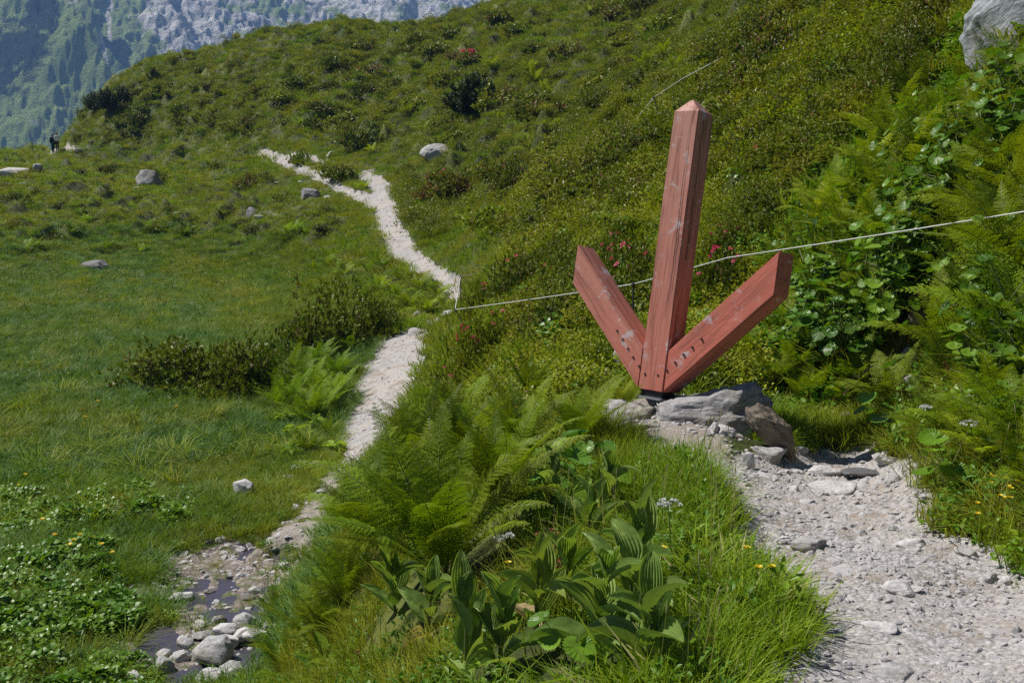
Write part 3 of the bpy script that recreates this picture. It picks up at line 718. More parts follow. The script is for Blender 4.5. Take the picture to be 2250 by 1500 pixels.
for k, (x, y, wd, ht, lb) in enumerate(STREAM_ROCKS):
    rock(x, y, wd, ht, lb, 'stream_rock', 'rock' if k % 3 == 0 else 'slab', 200 + k, sub=4, sink=.3, rz=k * 37 % 90 - 45, dk=.8, tint=(.45, .42, .4) if 'dark' in lb or 'black' in lb else None, layers=.02)
TRAIL_ROCKS = [(1700,1172,62,20,'pale flat stone at the left edge of the trail'),(1648,1204,52,16,'white stone half in the verge grass'),(1720,1194,36,14,'dark edged flat stone in the trail'),(1776,1204,78,22,'broad white slab sunk in the gravel'),
 (2000,1198,72,16,'pale slab sunk right of the trail middle'),(1960,1164,34,12,'small white slab behind the sunk pale slab'),(1976,1300,78,22,'large white slab in the middle of the trail'),(2124,1218,50,16,'pinkish long stone at the right edge of the trail'),
 (2208,1284,30,18,'white blocky stone near the right verge'),(2170,1276,52,18,'grey stone beside the white blocky stone'),(1932,1382,86,12,'flat pale slab flush with the gravel'),(1964,1488,96,22,'white slab at the bottom of the trail'),
 (1862,1466,24,16,'rounded pale stone on bare earth'),(2236,1388,26,14,'rounded stone at the right picture edge'),(2180,1452,38,14,'flat stone in gravel at the lower right'),(1620,1082,26,10,'small pale stone by the verge below the boulder'),
 (1744,1080,32,10,'brownish chip left of the broad pale slab'),(1892,1174,32,10,'thin raised chip in the trail middle'),(1988,1230,20,7,'dark small chip in the trail'),(1760,994,36,14,'stone in the gap behind the dark pointed rock'),(1822,1002,48,14,'long stone in the wet gap behind the trail'),(1966,1060,46,14,'white stone right of the shadow-tinted step slab'),(2080,1335,18,8,'small grey chip right of the large white slab')]
for k, (x, y, wd, ht, lb) in enumerate(TRAIL_ROCKS):
    rock(x, y, wd, ht, lb, 'trail_stone', 'slab' if k % 2 == 0 else 'rock', 300 + k, sub=4, sink=.45, rz=k * 53 % 120 - 60, dk=.85, cat='stone', cuts=12)
def scatter_things(n, region, name, meshes, label, cat, group, smin, smax, sinkz=.1, mind=0.0, tries=60, tilt=.12, color=None, ok=None, parts=None, placed=None, seed=0):
    """individual things spread at random over a ground region given by survey bearings"""
    rg = random.Random(seed or hash(name) % 1000 + n); out = []; pts = placed if placed is not None else []
    P = np.array(region, float)
    for _ in range(n * tries):
        if len(out) >= n: break
        px = rg.uniform(P[:, 0].min(), P[:, 0].max()); py = rg.uniform(P[:, 1].min(), P[:, 1].max())
        if d_poly(np.array([px]), np.array([py]), P)[0] > 0: continue
        x, y, z = at0(px, py)
        nm = masks(np.array([x]), np.array([y]))
        if max(float(nm[0][0]), float(nm[1][0]), float(nm[3][0])) > .3: continue
        if ok and not ok(x, y, px, py): continue
        if any((x - a) ** 2 + (y - b) ** 2 < (mind * (.5 + y / 120)) ** 2 for a, b in pts): continue
        pts.append((x, y)); z = ground(x, y); s = rg.uniform(smin, smax)
        o = link(name, rg.choice(meshes), None, (x, y, z - sinkz * s), (rg.uniform(-tilt, tilt), rg.uniform(-tilt, tilt), rg.uniform(0, 6.28)), (s * rg.uniform(.85, 1.2), s * rg.uniform(.85, 1.2), s * rg.uniform(.8, 1.15)))
        if color: c = color(rg); o.color = (*c, 1)
        tag(o, label, cat, group); out.append(o)
    return out
small_rocks = [rock_mesh(400 + k, (1, .8, .55), M['slab' if k % 2 else 'rock'], 3, rough=.08) for k in range(6)]
scatter_things(26, [(560,400),(720,410),(730,480),(560,500),(520,440)], 'small_stone', small_rocks, 'small pale stone among others on the bare patch left of the far path', 'stone', 'stones on the bare patch beside the far path', .2, .6, .1, .2)
scatter_things(12, [(240,395),(380,395),(380,430),(240,430)], 'small_stone', small_rocks, 'small pale stone on the bare earth around the craggy knoll boulder', 'stone', 'stones around the craggy knoll boulder', .2, .55, .1, .2)
scatter_things(9, [(0,395),(240,385),(230,420),(0,425)], 'small_stone', small_rocks, 'pale stone lying in the grass near the flat white slab', 'stone', 'stones near the flat white slab', .25, .8, .1, .4)
scatter_things(12, [(150,310),(200,310),(190,345),(150,345)], 'small_stone', small_rocks, 'pale stone beside the far hikers', 'stone', 'stones beside the far hikers', .3, 1.0, .1, .4)

# ------------------------------------------------------------------ water in the stream
def water():
    m, nt, bs, out = new_mat('shallow stream water')
    bs.inputs['Base Color'].default_value = (.085, .075, .105, 1); bs.inputs['Roughness'].default_value = .05; bs.inputs['IOR'].default_value = 1.33  # violet-blue base colour stands in for the reflected sky
    bs.inputs['Transmission Weight'].default_value = .25; bs.inputs['Specular IOR Level'].default_value = .9
    bump(nt, bs, noise(nt, 9, 3, .6, geo_pos(nt), .4), .35, .02)
    c = STREAM.mean(axis=0); n = 40
    xs = np.linspace(STREAM[:, 0].min() - 1, STREAM[:, 0].max() + 1, n); ys = np.linspace(STREAM[:, 1].min() - 1, STREAM[:, 1].max() + 1, n)
    X, Y = np.meshgrid(xs, ys, indexing='ij'); Z = ZW + .02 * (Y - 12.5)
    i, j = np.meshgrid(np.arange(n - 1), np.arange(n - 1), indexing='ij'); k = (i * n + j).ravel()
    F = np.c_[k, k + n, k + n + 1, k + 1]
    cx = X.ravel()[F].mean(1); cy = Y.ravel()[F].mean(1); F = F[d_poly(cx, cy, STREAM) < .9]
    tag(link('water', mesh_np('water', np.c_[X.ravel(), Y.ravel(), Z.ravel()], F, m, True)), 'shallow clear stream water between stones and herbs', 'water', kind='structure')
water()
# ------------------------------------------------------------------ plants: mesh builders
def unit(v): return v / (np.linalg.norm(v, axis=-1, keepdims=True) + 1e-9)
def quads(mb, P, D, S, L, W, m=0, mid=.5, droop=0.0):
    """rhombic leaves: base P, direction D, side S, length L, half width W"""
    n = len(P); L = np.broadcast_to(L, n)[:, None]; W = np.broadcast_to(W, n)[:, None]
    up = np.cross(S, D)
    V = np.stack([P, P + D * L * mid + S * W + up * W * .25, P + D * L - np.array([0, 0, 1]) * L * droop, P + D * L * mid - S * W + up * W * .25], 1).reshape(-1, 3)
    i = np.arange(n) * 4
    mb.add(V, np.c_[i, i + 1, i + 2, i + 3], m=m)
def ovals(mb, P, D, S, L, W, m=0, curl=.3):
    """curved oval leaves with a folded midrib"""
    n = len(P); L = np.broadcast_to(L, n)[:, None]; W = np.broadcast_to(W, n)[:, None]; up = np.cross(S, D); st = []
    for t, w in ((0, .06), (.22, .75), (.5, 1.0), (.78, .68), (1, .03)):
        c = P + D * L * t - np.array([0, 0, 1]) * L * curl * t * t
        st += [c + S * W * w + up * W * w * .3, c, c - S * W * w + up * W * w * .3]
    V = np.stack(st, 1).reshape(-1, 3); b = np.arange(n)[:, None] * 15; Q = []
    for k in range(4):
        a = k * 3; Q += [b + np.array([a, a + 3, a + 4, a + 1]), b + np.array([a + 1, a + 4, a + 5, a + 2])]
    mb.add(V, np.concatenate(Q), m=m)
def rdir(n, rg, zmin=-1.0, zmax=1.0):
    z = rg.uniform(zmin, zmax, n); a = rg.uniform(0, 2 * PI, n); s = np.sqrt(1 - z * z); return np.c_[s * np.cos(a), s * np.sin(a), z]
def sides(D, rg):
    return unit(np.cross(D, unit(np.array([0, 0, 1.0]) + rg.normal(size=D.shape) * .45)))
def blades(mb, rg, n, h, rad, wd, lean=.35, bend=.5, m=0, wind=(0.25, 0), seg=3):
    for _ in range(n):
        a = rg.uniform(0, 2 * PI); r = rad * math.sqrt(rg.uniform()); b = np.array([r * math.cos(a), r * math.sin(a), -.02])
        hh = h * rg.uniform(.55, 1.15); a2 = a + rg.normal() * .8; l = lean * rg.uniform(.2, 1.3)
        d = np.array([math.cos(a2) * l + wind[0], math.sin(a2) * l + wind[1], 1.0]); d /= np.linalg.norm(d)
        bd = np.array([math.cos(a2), math.sin(a2), -.6]) * bend * rg.uniform(.2, 1.2) * hh
        t = np.linspace(0, 1, seg + 1)[:, None]
        P = b + d * hh * t + bd * t ** 2.2
        s = np.array([-math.sin(a2 + rg.normal() * .6), math.cos(a2 + rg.normal() * .6), 0]); W = s * wd * (1 - t ** 1.6 * .92)
        mb.strip(P, W, m)
def tuft(name, seed, n, h, rad, wd, lean, bend, mats, wind=(.2, 0), dry=0, seg=3, heads=0):
    rg = np.random.default_rng(seed); mb = MB()
    blades(mb, rg, n, h, rad, wd, lean, bend, 0, wind, seg)
    if dry: blades(mb, rg, dry, h * .8, rad * .8, wd * .8, lean * 1.5, bend, 1, wind, seg)
    for _ in range(heads):
        a = rg.uniform(0, 6.28); r = rad * rg.uniform(0, .8); b = np.array([r * math.cos(a), r * math.sin(a), 0]); l = rg.normal(size=2) * .12
        tp = b + np.array([l[0] * h, l[1] * h, h * rg.uniform(1.2, 1.6)]); t = np.linspace(0, 1, 4)[:, None]
        mb.strip(b + (tp - b) * t, np.array([.0012, .0008, 0]) * np.ones_like(t), 1)
        mb.tube([tp - (tp - b) * .10, tp - (tp - b) * .05, tp], [.002, .003, .0008], 5, 1)
    return mb.build(name, mats)
def clump(name, seed, rad, hgt, n, ll, lw, mats, up=.5, m2=0.0, fn=None, hollow=.55):
    """low mound of small leaves"""
    rg = np.random.default_rng(seed); mb = MB()
    D = rdir(n, rg, .0, 1.0); rr = rg.uniform(hollow, 1.0, n)[:, None] * (1 + .25 * vnoise(D[:, :1] * 3 + seed, D[:, 1:2] * 3, seed))
    P = D * rr * np.array([rad, rad, hgt]); L = unit(D * .8 * np.array([1, 1, .4]) + rg.normal(size=(n, 3)) * np.array([.55, .55, .25]) + np.array([0, 0, up * .5]))
    S = unit(np.cross(L, unit(np.array([0, 0, 1.0]) + rg.normal(size=(n, 3)) * .22))); k = rg.uniform(size=n) < m2
    for mm, sel in ((0, ~k), (1, k)):
        if sel.any(): (fn or quads)(mb, P[sel], L[sel], S[sel], ll * rg.uniform(.5, 1.25, sel.sum()), lw * rg.uniform(.7, 1.2, sel.sum()), mm)
    return mb.build(name, mats)
def shrub_mesh(name, seed, rad, hgt, nw, ll, lw, mats, rusty=.0, k=7, lump=.3):
    """dome of upright shoots each ending in a whorl of leathery leaves"""
    rg = np.random.default_rng(seed); mb = MB()
    D = rdir(nw, rg, -.05, 1.0)
    lumps = 1 + lump * fbm3(D * 2.2 + seed * 1.7, 3, seed) * 2
    rr = (rg.uniform(0, 1, nw) ** .35)[:, None] * lumps[:, None]
    P = D * rr * np.array([rad, rad, hgt]); P[:, 2] = np.abs(P[:, 2]) + .01
    A = unit(D * np.array([.7, .7, .5]) + np.array([0, 0, .7]) + rg.normal(size=(nw, 3)) * .25)
    U = unit(np.cross(A, rg.normal(size=(nw, 3)))); W = np.cross(A, U)
    ph = rg.uniform(0, 6.28, nw); rust = rg.uniform(size=nw) < rusty
    for i in range(k):
        a = ph + i * 2.4; op = rg.uniform(.45, 1.1, nw)[:, None]
        R_ = U * np.cos(a)[:, None] + W * np.sin(a)[:, None]
        L = unit(R_ * op + A * .75 + rg.normal(size=(nw, 3)) * .12); S = unit(np.cross(L, A + 1e-3))
        for mm, sel in ((0, ~rust), (1, rust)):
            if sel.any(): quads(mb, P[sel] + A[sel] * (i * ll * .12), L[sel], S[sel], ll * rg.uniform(.7, 1.2, sel.sum()), lw * rg.uniform(.8, 1.2, sel.sum()), mm)
    for _ in range(14):
        d = rdir(1, rg, .2, 1.0)[0] * np.array([rad, rad, hgt]) * .8; mb.tube([(0, 0, 0), d * .5 + rg.normal(size=3) * .04 * rad, d], [.02 * rad, .012 * rad, .005 * rad], 5, 2, False)
    return mb.build(name, mats)
def frond_mesh(name, seed, L, pairs, Lp, teeth, e0=1.25, e1=.0, twist=0.0, w=1.0):
    """arching fern frond, from the crown outwards along +x"""
    rg = np.random.default_rng(seed); mb = MB(); n = 26
    el = e0 + (e1 - e0) * np.linspace(0, 1, n) ** 1.6 + .04 * rg.normal()
    side = .10 * rg.normal() * np.linspace(0, 1, n) ** 2
    seg = L / (n - 1); P = [np.zeros(3)]
    for i in range(n - 1): P.append(P[-1] + seg * np.array([math.cos(el[i]) * math.cos(side[i]), math.sin(side[i]), math.sin(el[i])]))
    P = np.array(P); T = unit(np.gradient(P, axis=0)); Y = np.array([0, 1.0, 0]); S = unit(Y - T * T[:, 1:2]); Nn = np.cross(T, S)
    mb.tube(P, np.linspace(.0045, .0012, n) * w, 5, 1, False)
    def sm(a, t): f = t * (n - 1); i = np.minimum(f.astype(int), n - 2); g = (f - i)[:, None]; return a[i] * (1 - g) + a[i + 1] * g
    t = np.linspace(.14, .985, pairs)
    prof = np.interp(t, [0, .14, .25, .45, .7, .9, 1], [0, .45, .8, 1, .72, .30, .05]) * Lp
    for sg in (-1, 1):
        pb = sm(P, t); tt = unit(sm(T, t)); ss = unit(sm(S, t)); nn = unit(sm(Nn, t))
        d = unit(ss * sg + tt * (.28 + .5 * t[:, None]) + nn * .10 + rg.normal(size=(pairs, 3)) * .06)
        ln = prof * rg.uniform(.9, 1.1, pairs)
        for k in range(pairs):
            D = d[k]; l = ln[k]; q = unit(np.cross(nn[k] + rg.normal(size=3) * .18, D)); hw = l * .10 + .004
            if teeth <= 1:
                u = np.array([0, .35, .8, 1.0])[:, None]; c = pb[k] + D * l * u - np.array([0, 0, 1]) * l * .22 * u ** 2
                mb.strip(c, q * hw * np.array([.7, 1.25, .6, .05])[:, None], 0)
            else:
                m_ = teeth; u = (np.arange(m_) + .3) / m_; c = pb[k] + D * (l * u)[:, None] - np.array([0, 0, 1]) * (l * .22 * u ** 2)[:, None]
                for g in (-1, 1):
                    dd = unit(np.broadcast_to(q * g + D * .55, (m_, 3)) + rg.normal(size=(m_, 3)) * .10)
                    ll = hw * 1.9 * (1 - u ** 1.7 * .8)
                    quads(mb, c, dd, np.broadcast_to(D, (m_, 3)), ll, l / m_ * .46, 0, .45)
                mb.strip(np.array([pb[k], c[-1]]), np.array([q, q * .3]) * .0012, 1)
    return mb.build(name, [M['fern'], M['stalk']])
FR_NEAR = [frond_mesh('frond', 10 + i, 1.0, 32, .165, 12, 1.42 - .06 * i, [.75, .45, .2, .6, -.1, .35][i]) for i in range(6)]
FR_MID = [frond_mesh('frond', 30 + i, 1.0, 24, .16, 6, 1.4 - .12 * i, [.6, .3, 0, .4][i], w=1.3) for i in range(4)]
def join_fronds(name, seed, fr, n, s0=.75, s1=1.1, pitch=.35):
    rg = random.Random(seed); Vs, Qs, Ts, mi_q, mi_t = [], [], [], [], []; mb = MB()
    for i in range(n):
        me = rg.choice(fr); V = np.empty(len(me.vertices) * 3); me.vertices.foreach_get('co', V); V = V.reshape(-1, 3)
        F = [list(p.vertices) for p in me.polygons]; mm = [p.material_index for p in me.polygons]
        rot = np.array((Matrix.Rotation(i * 6.283 / n + rg.uniform(-.3, .3), 3, 'Z') @ Matrix.Rotation(rg.uniform(-.15, pitch), 3, 'Y')))
        V = V @ rot.T * rg.uniform(s0, s1)
        q4 = np.array([f for f in F if len(f) == 4]); m4 = [m for f, m in zip(F, mm) if len(f) == 4]
        mb.v.append(V); mb.q.append(q4 + mb.n); mb.qm.append(np.array(m4)); mb.n += len(V)
    return mb.build(name, [M['fern'], M['stalk']])
FR_FAR = [frond_mesh('frond', 50 + i, 1.0, 15, .17, 1, 1.25 - .15 * i, -.1, w=1.6) for i in range(3)]
FERN_MID = [join_fronds('fern', 60 + i, FR_MID, 11) for i in range(3)]
FERN_FAR = [join_fronds('fern', 70 + i, FR_FAR, 13) for i in range(4)]

def pleated_leaf(name, seed, L, W, bend=.6, fold=.5):
    rg = np.random.default_rng(seed); mb = MB(); nu, nv = 33, 15
    v = np.linspace(0, 1, nv); u = np.linspace(-1, 1, nu)
    prof = np.sin(np.clip(v * 1.0, 0, 1) ** .78 * PI) ** .75 * (1 - v * .12); prof[0] = .18; prof[-1] = 0.01
    el = .35 - bend * v ** 1.3 * 1.6
    cx = np.cumsum(np.cos(el)) * L / nv; cz = np.cumsum(np.sin(el)) * L / nv
    U, Vv = np.meshgrid(u, np.arange(nv), indexing='ij')
    w = prof[Vv] * W; y = U * w
    pl = (np.abs(((U * 8) % 2) - 1) - .5) * .012 * prof[Vv] * (W / .06)
    up = fold * np.abs(U) ** 1.3 * w + pl + .008 * fbm(U * 2, Vv * .4, 2, seed)
    nx, nz = -np.sin(el)[Vv], np.cos(el)[Vv]
    V = np.stack([cx[Vv] + nx * up, y * (1 - .12 * np.abs(U)), cz[Vv] + nz * up], -1).reshape(-1, 3)
    i, j = np.meshgrid(np.arange(nu - 1), np.arange(nv - 1), indexing='ij'); k = (i * nv + j).ravel()
    mb.add(V, np.c_[k, k + 1, k + nv + 1, k + nv]); return mb.build(name, [M['lily']])
LEAF_P = [pleated_leaf('leaf', 80 + i, .28, .074 - .008 * (i % 2), .2 + .2 * i, .45 + .1 * (i % 3)) for i in range(5)]
LEAF_DRY = pleated_leaf('leaf', 90, .22, .05, .9, 1.0); LEAF_DRY.materials[0] = M['lily_dry']
def broad_leaf(name, seed, Rr, stalk, mat='broad', lobes=0.0):
    """round toothed heart-shaped leaf on its stalk, stalk foot at the origin"""
    rg = np.random.default_rng(seed); mb = MB(); n = 48; th = np.linspace(0, 2 * PI, n, endpoint=False)
    rim = Rr * (.82 + .22 * np.cos(th) - .55 * np.exp(-((th - PI) / .35) ** 2)) * (1 + .055 * (np.arange(n) % 2 * 2 - 1) + lobes * np.cos(th * 5))
    cup = .18 * Rr; rings = [0.02, .35, .7, 1.0]; V = []
    for s in rings:
        z = cup * s ** 2 * (1 + .5 * np.cos(th * 2 + seed)) + .035 * Rr * s * np.abs(np.cos(th * 4.5)) + .03 * Rr * rg.normal() * s
        V.append(np.c_[rim * s * np.cos(th), rim * s * np.sin(th), z])
    V = np.concatenate(V); tilt = rg.uniform(.15, .7); Ry = np.array([[math.cos(tilt), 0, math.sin(tilt)], [0, 1, 0], [-math.sin(tilt), 0, math.cos(tilt)]])
    top = np.array([stalk * .45, 0, stalk]); V = V @ Ry.T + top
    Q = [(a * n + j, a * n + (j + 1) % n, (a + 1) * n + (j + 1) % n, (a + 1) * n + j) for a in range(3) for j in range(n)]
    mb.add(V, Q); mb.tube([(0, 0, 0), (stalk * .12, 0, stalk * .6), top], [.004, .0035, .002], 5, 1, False)
    return mb.build(name, [M[mat], M['stalk']])
LEAF_B = [broad_leaf('leaf', 100 + i, .085 + .02 * (i % 3), .22 + .05 * i) for i in range(5)]
LEAF_S = [broad_leaf('leaf', 105 + i, .040 + .014 * (i % 3), .10 + .06 * i, lobes=.05 * (i % 2)) for i in range(5)]
def join_parts(name, seed, meshes, n, mats, s0=.7, s1=1.15, tilt=.45, ztop=0.0):
    rg = random.Random(seed); mb = MB()
    for i in range(n):
        me = rg.choice(meshes); V = np.empty(len(me.vertices) * 3); me.vertices.foreach_get('co', V); V = V.reshape(-1, 3)
        q4 = np.array([p.vertices[:] for p in me.polygons if len(p.vertices) == 4]); m4 = np.array([p.material_index for p in me.polygons if len(p.vertices) == 4])
        rot = np.array(Matrix.Rotation(i * 2.4 + rg.uniform(-.4, .4), 3, 'Z') @ Matrix.Rotation(rg.uniform(-tilt, tilt), 3, 'Y'))
        V = V @ rot.T * rg.uniform(s0, s1) + np.array([0, 0, ztop * (i / n)])
        mb.v.append(V); mb.q.append(q4 + mb.n); mb.qm.append(m4); mb.n += len(V)
    return mb.build(name, mats)
BROAD = [join_parts('leafy_plant', 110 + i, LEAF_S, 20 + 3 * i, [M['broad'], M['stalk']], ztop=.12) for i in range(4)]
LILY_FAR = [join_parts('pleated_plant', 120 + i, LEAF_P, 9, [M['lily']], .8, 1.1, .6, ztop=.22) for i in range(3)]
def pine_mesh(name, seed, rad, hgt, nb):
    rg = np.random.default_rng(seed); wood = MB(); nd = MB()
    for _ in range(nb):
        a = rg.uniform(0, 6.28); r = rad * rg.uniform(.1, 1); h = hgt * (1 - .55 * (r / rad) ** 2) * rg.uniform(.75, 1.1)
        b = np.array([math.cos(a), math.sin(a), 0]); t = np.linspace(0, 1, 9)[:, None]
        P = b * r * (t ** .6) + np.array([0, 0, h]) * t ** 1.25 + rg.normal(size=3) * .04 * t
        wood.tube(P, np.linspace(.03, .006, 9), 5, 0, False)
        k = 130; tt = rg.uniform(.25, 1, k); f = tt * 8; i = np.minimum(f.astype(int), 7); g = (f - i)[:, None]
        C_ = P[i] * (1 - g) + P[i + 1] * g; T = unit(P[i + 1] - P[i])
        D = unit(T * .9 + rdir(k, rg)); quads(nd, C_, D, sides(D, rg), .16 * hgt / 1.4, .014 * hgt / 1.4, 0)
    return wood.build('branches', [M['twig']]), nd.build('needles', [M['pine']])

# ------------------------------------------------------------------ ground cover nobody could count: instanced tufts
def instancer(name, meshes, P, rot, scl, idx, label):
    col = bpy.data.collections.new(name + ' sources')
    for k, me in enumerate(meshes): col.objects.link(bpy.data.objects.new('%s source %02d' % (name, k), me))
    me = bpy.data.meshes.new(name); me.vertices.add(len(P)); me.vertices.foreach_set('co', np.asarray(P, np.float32).ravel())
    a = me.attributes.new('rot', 'FLOAT_VECTOR', 'POINT'); a.data.foreach_set('vector', np.asarray(rot, np.float32).ravel())
    a = me.attributes.new('scl', 'FLOAT_VECTOR', 'POINT'); a.data.foreach_set('vector', np.asarray(scl, np.float32).ravel())
    a = me.attributes.new('idx', 'INT', 'POINT'); a.data.foreach_set('value', np.asarray(idx, np.int32))
    ng = bpy.data.node_groups.new(name, 'GeometryNodeTree')
    ng.interface.new_socket('Geometry', in_out='INPUT', socket_type='NodeSocketGeometry'); ng.interface.new_socket('Geometry', in_out='OUTPUT', socket_type='NodeSocketGeometry')
    gi = ng.nodes.new('NodeGroupInput'); go = ng.nodes.new('NodeGroupOutput'); ip = ng.nodes.new('GeometryNodeInstanceOnPoints'); ci = ng.nodes.new('GeometryNodeCollectionInfo')
    ci.inputs['Collection'].default_value = col; ci.inputs['Separate Children'].default_value = True; ci.inputs['Reset Children'].default_value = True
    def na(n, t):
        x = ng.nodes.new('GeometryNodeInputNamedAttribute'); x.data_type = t; x.inputs['Name'].default_value = n
        return next(o for o in x.outputs if o.enabled and o.name == 'Attribute')
    L = ng.links.new
    L(gi.outputs[0], ip.inputs['Points']); L(ci.outputs[0], ip.inputs['Instance']); ip.inputs['Pick Instance'].default_value = True
    L(na('idx', 'INT'), ip.inputs['Instance Index']); L(na('rot', 'FLOAT_VECTOR'), ip.inputs['Rotation']); L(na('scl', 'FLOAT_VECTOR'), ip.inputs['Scale'])
    L(ip.outputs[0], go.inputs[0])
    o = link(name, me); o.modifiers.new('scatter', 'NODES').node_group = ng
    return tag(o, label, name.replace('_', ' '), kind='stuff')
def field(rg, r0, r1, dens, a0=-31, a1=31):
    n = int(dens * .5 * (r1 * r1 - r0 * r0) * R(a1 - a0)); r = np.sqrt(rg.uniform(r0 * r0, r1 * r1, n)); a = np.radians(rg.uniform(a0, a1, n))
    return np.sin(a) * r, np.cos(a) * r
class Scat:
    def __init__(s, name, meshes, label): s.name, s.meshes, s.label = name, meshes, label; s.P = []; s.S = []; s.I = []; s.T = []
    def add(s, X, Y, keep, smin, smax, idx, rg, tilt=.15, sink=.0, zs=(1, 1)):
        X, Y = X[keep], Y[keep]; n = len(X)
        if not n: return
        Z = height(X, Y); sc = rg.uniform(smin, smax, n)
        s.P.append(np.c_[X, Y, Z - sink * sc]); s.S.append(np.c_[sc, sc, sc * rg.uniform(zs[0], zs[1], n)]); s.I.append(rg.choice(idx, n))
        s.T.append(np.c_[rg.normal(0, tilt, n), rg.normal(0, tilt, n), rg.uniform(0, 6.28, n)])
    def done(s): 
        P = np.concatenate(s.P); print(s.name, len(P)); instancer(s.name, s.meshes, P, np.concatenate(s.T), np.concatenate(s.S), np.concatenate(s.I), s.label)
G = M['grass']; MG = M['meadow']; DG = M['drygrass']
GRASS = [tuft('tuft', 1, 34, .16, .10, .0028, .45, .4, [G, DG], dry=2), tuft('tuft', 2, 30, .24, .09, .003, .35, .5, [G, DG], dry=3), tuft('tuft', 3, 40, .10, .12, .0026, .6, .3, [G, DG], dry=3),   # 0-2 near
         tuft('tuft', 4, 46, .30, .20, .006, .4, .5, [MG, DG], wind=(.45, .1), dry=1, seg=2), tuft('tuft', 5, 46, .26, .22, .006, .5, .6, [MG, DG], wind=(.5, .1), seg=2),                     # 3,4 meadow
         tuft('tuft', 6, 44, .20, .28, .009, .7, .5, [G, DG], dry=4, seg=2), tuft('tuft', 7, 40, .26, .30, .010, .6, .5, [G, DG], dry=1, seg=2),                                                # 5,6 knoll
         tuft('tuft', 8, 44, .36, .42, .020, .7, .5, [G, DG], dry=2, seg=2),                                                                                                                     # 7 far hill
         tuft('tuft', 9, 24, .30, .09, .0030, .38, .8, [G, DG], dry=2), tuft('tuft', 10, 9, .34, .10, .0026, .35, .8, [G, DG], dry=2, heads=2),
         tuft('tuft', 11, 60, .40, .22, .007, .6, .9, [G, DG], wind=(.3, .1), dry=6, seg=3), tuft('tuft', 12, 34, .24, .22, .006, .6, .6, [G, DG], dry=24, seg=2)]                                        # 8,9 tall near
HM = M['heath']; HB = M['herb']
COVER = [clump('heath', 1, .16, .19, 100, .030, .010, [HM, M['rhodo_old']], m2=.04), clump('heath', 2, .20, .24, 110, .036, .012, [HM, M['rhodo_old']], m2=.06),
         clump('heath', 3, .34, .36, 170, .06, .020, [HM, M['rhodo_old']], m2=.06), clump('heath', 4, .50, .44, 190, .085, .028, [HM, M['rhodo_old']], m2=.08),
         clump('heath', 5, .17, .20, 95, .034, .012, [M['rhodo'], M['rhodo_old']], m2=.05), clump('heath', 6, .34, .38, 150, .06, .020, [M['rhodo'], M['rhodo_old']], m2=.05), clump('heath', 7, .50, .46, 190, .085, .026, [M['rhodo'], M['rhodo_old']], m2=.18)]
HERB = [clump('herb', 11, .09, .09, 60, .030, .008, [HB], up=.7, fn=ovals, hollow=.2), clump('herb', 12, .12, .12, 60, .042, .013, [HB], up=.5, fn=ovals, hollow=.2), clump('herb', 13, .20, .20, 60, .085, .036, [M['broad']], up=.5, fn=ovals, hollow=.4),
        clump('herb', 14, .07, .05, 60, .018, .007, [HB], up=.4, fn=ovals, hollow=.2), clump('herb', 15, .08, .16, 46, .055, .008, [HB], up=1.2, fn=ovals, hollow=.1)]
CLEAR = [(*at0(x, y)[:2], rr) for x, y, rr in ((1697, 990, .26), (1596, 960, .18), (1500, 950, .22), (1560, 945, .25), (1430, 925, .2), (1640, 960, .2), (985, 1285, .30), (1640, 1010, .2), (1040, 1300, .2), (2040, 700, .55), (2080, 650, .3), (1990, 770, .3), (1385,1330,.13),(1300,1475,.22),(1395,1420,.15),(1180,1400,.15),(1025,1510,.12),(870,1350,.2),(940,1410,.15),(790,1320,.15),(1215,1150,.12),(1335,1150,.12),(1100,1480,.12),(900,1330,.2),(850,1225,.25),(1105,1150,.2),(900,1085,.3),(1010,1050,.2), (2000, 830, .12), (2000, 760, .3))]
def zones(X, Y):
    Z = height0(X, Y); px, py = project(X, Y, Z); n, f, e, st = masks(X, Y); r = np.hypot(X, Y)
    bl = 1 - sstep(.50, .62, np.hypot((X - BOULD[0]) * .9, Y - BOULD[1]))
    for cx_, cy_, cr_ in CLEAR: bl = np.maximum(bl, 1 - sstep(cr_, cr_ + .1, np.hypot(X - cx_, Y - cy_)))
    return dict(r=r, px=px, py=py, bare=np.maximum(np.maximum(np.maximum(n, f), st), np.maximum(bl, np.where((r > 9) & (r < 30), e * 1.1, 0))), near=n, far=f, earth=e, st=st, z=Z,
                meadow=(Z < -4.35) & (px < 830) & (r > 16), left=px < 900 - 0 * r)
rg = np.random.default_rng(11)
gr = Scat('grass', GRASS, 'fine green mountain grass covering meadow, banks and hillside')
co = Scat('heath_cover', COVER, 'low heath of tiny leathery leaves carpeting the slope')
he = Scat('herb_cover', HERB, 'mixed low leafy herbs among the grass')
U = lambda n: rg.uniform(size=n)
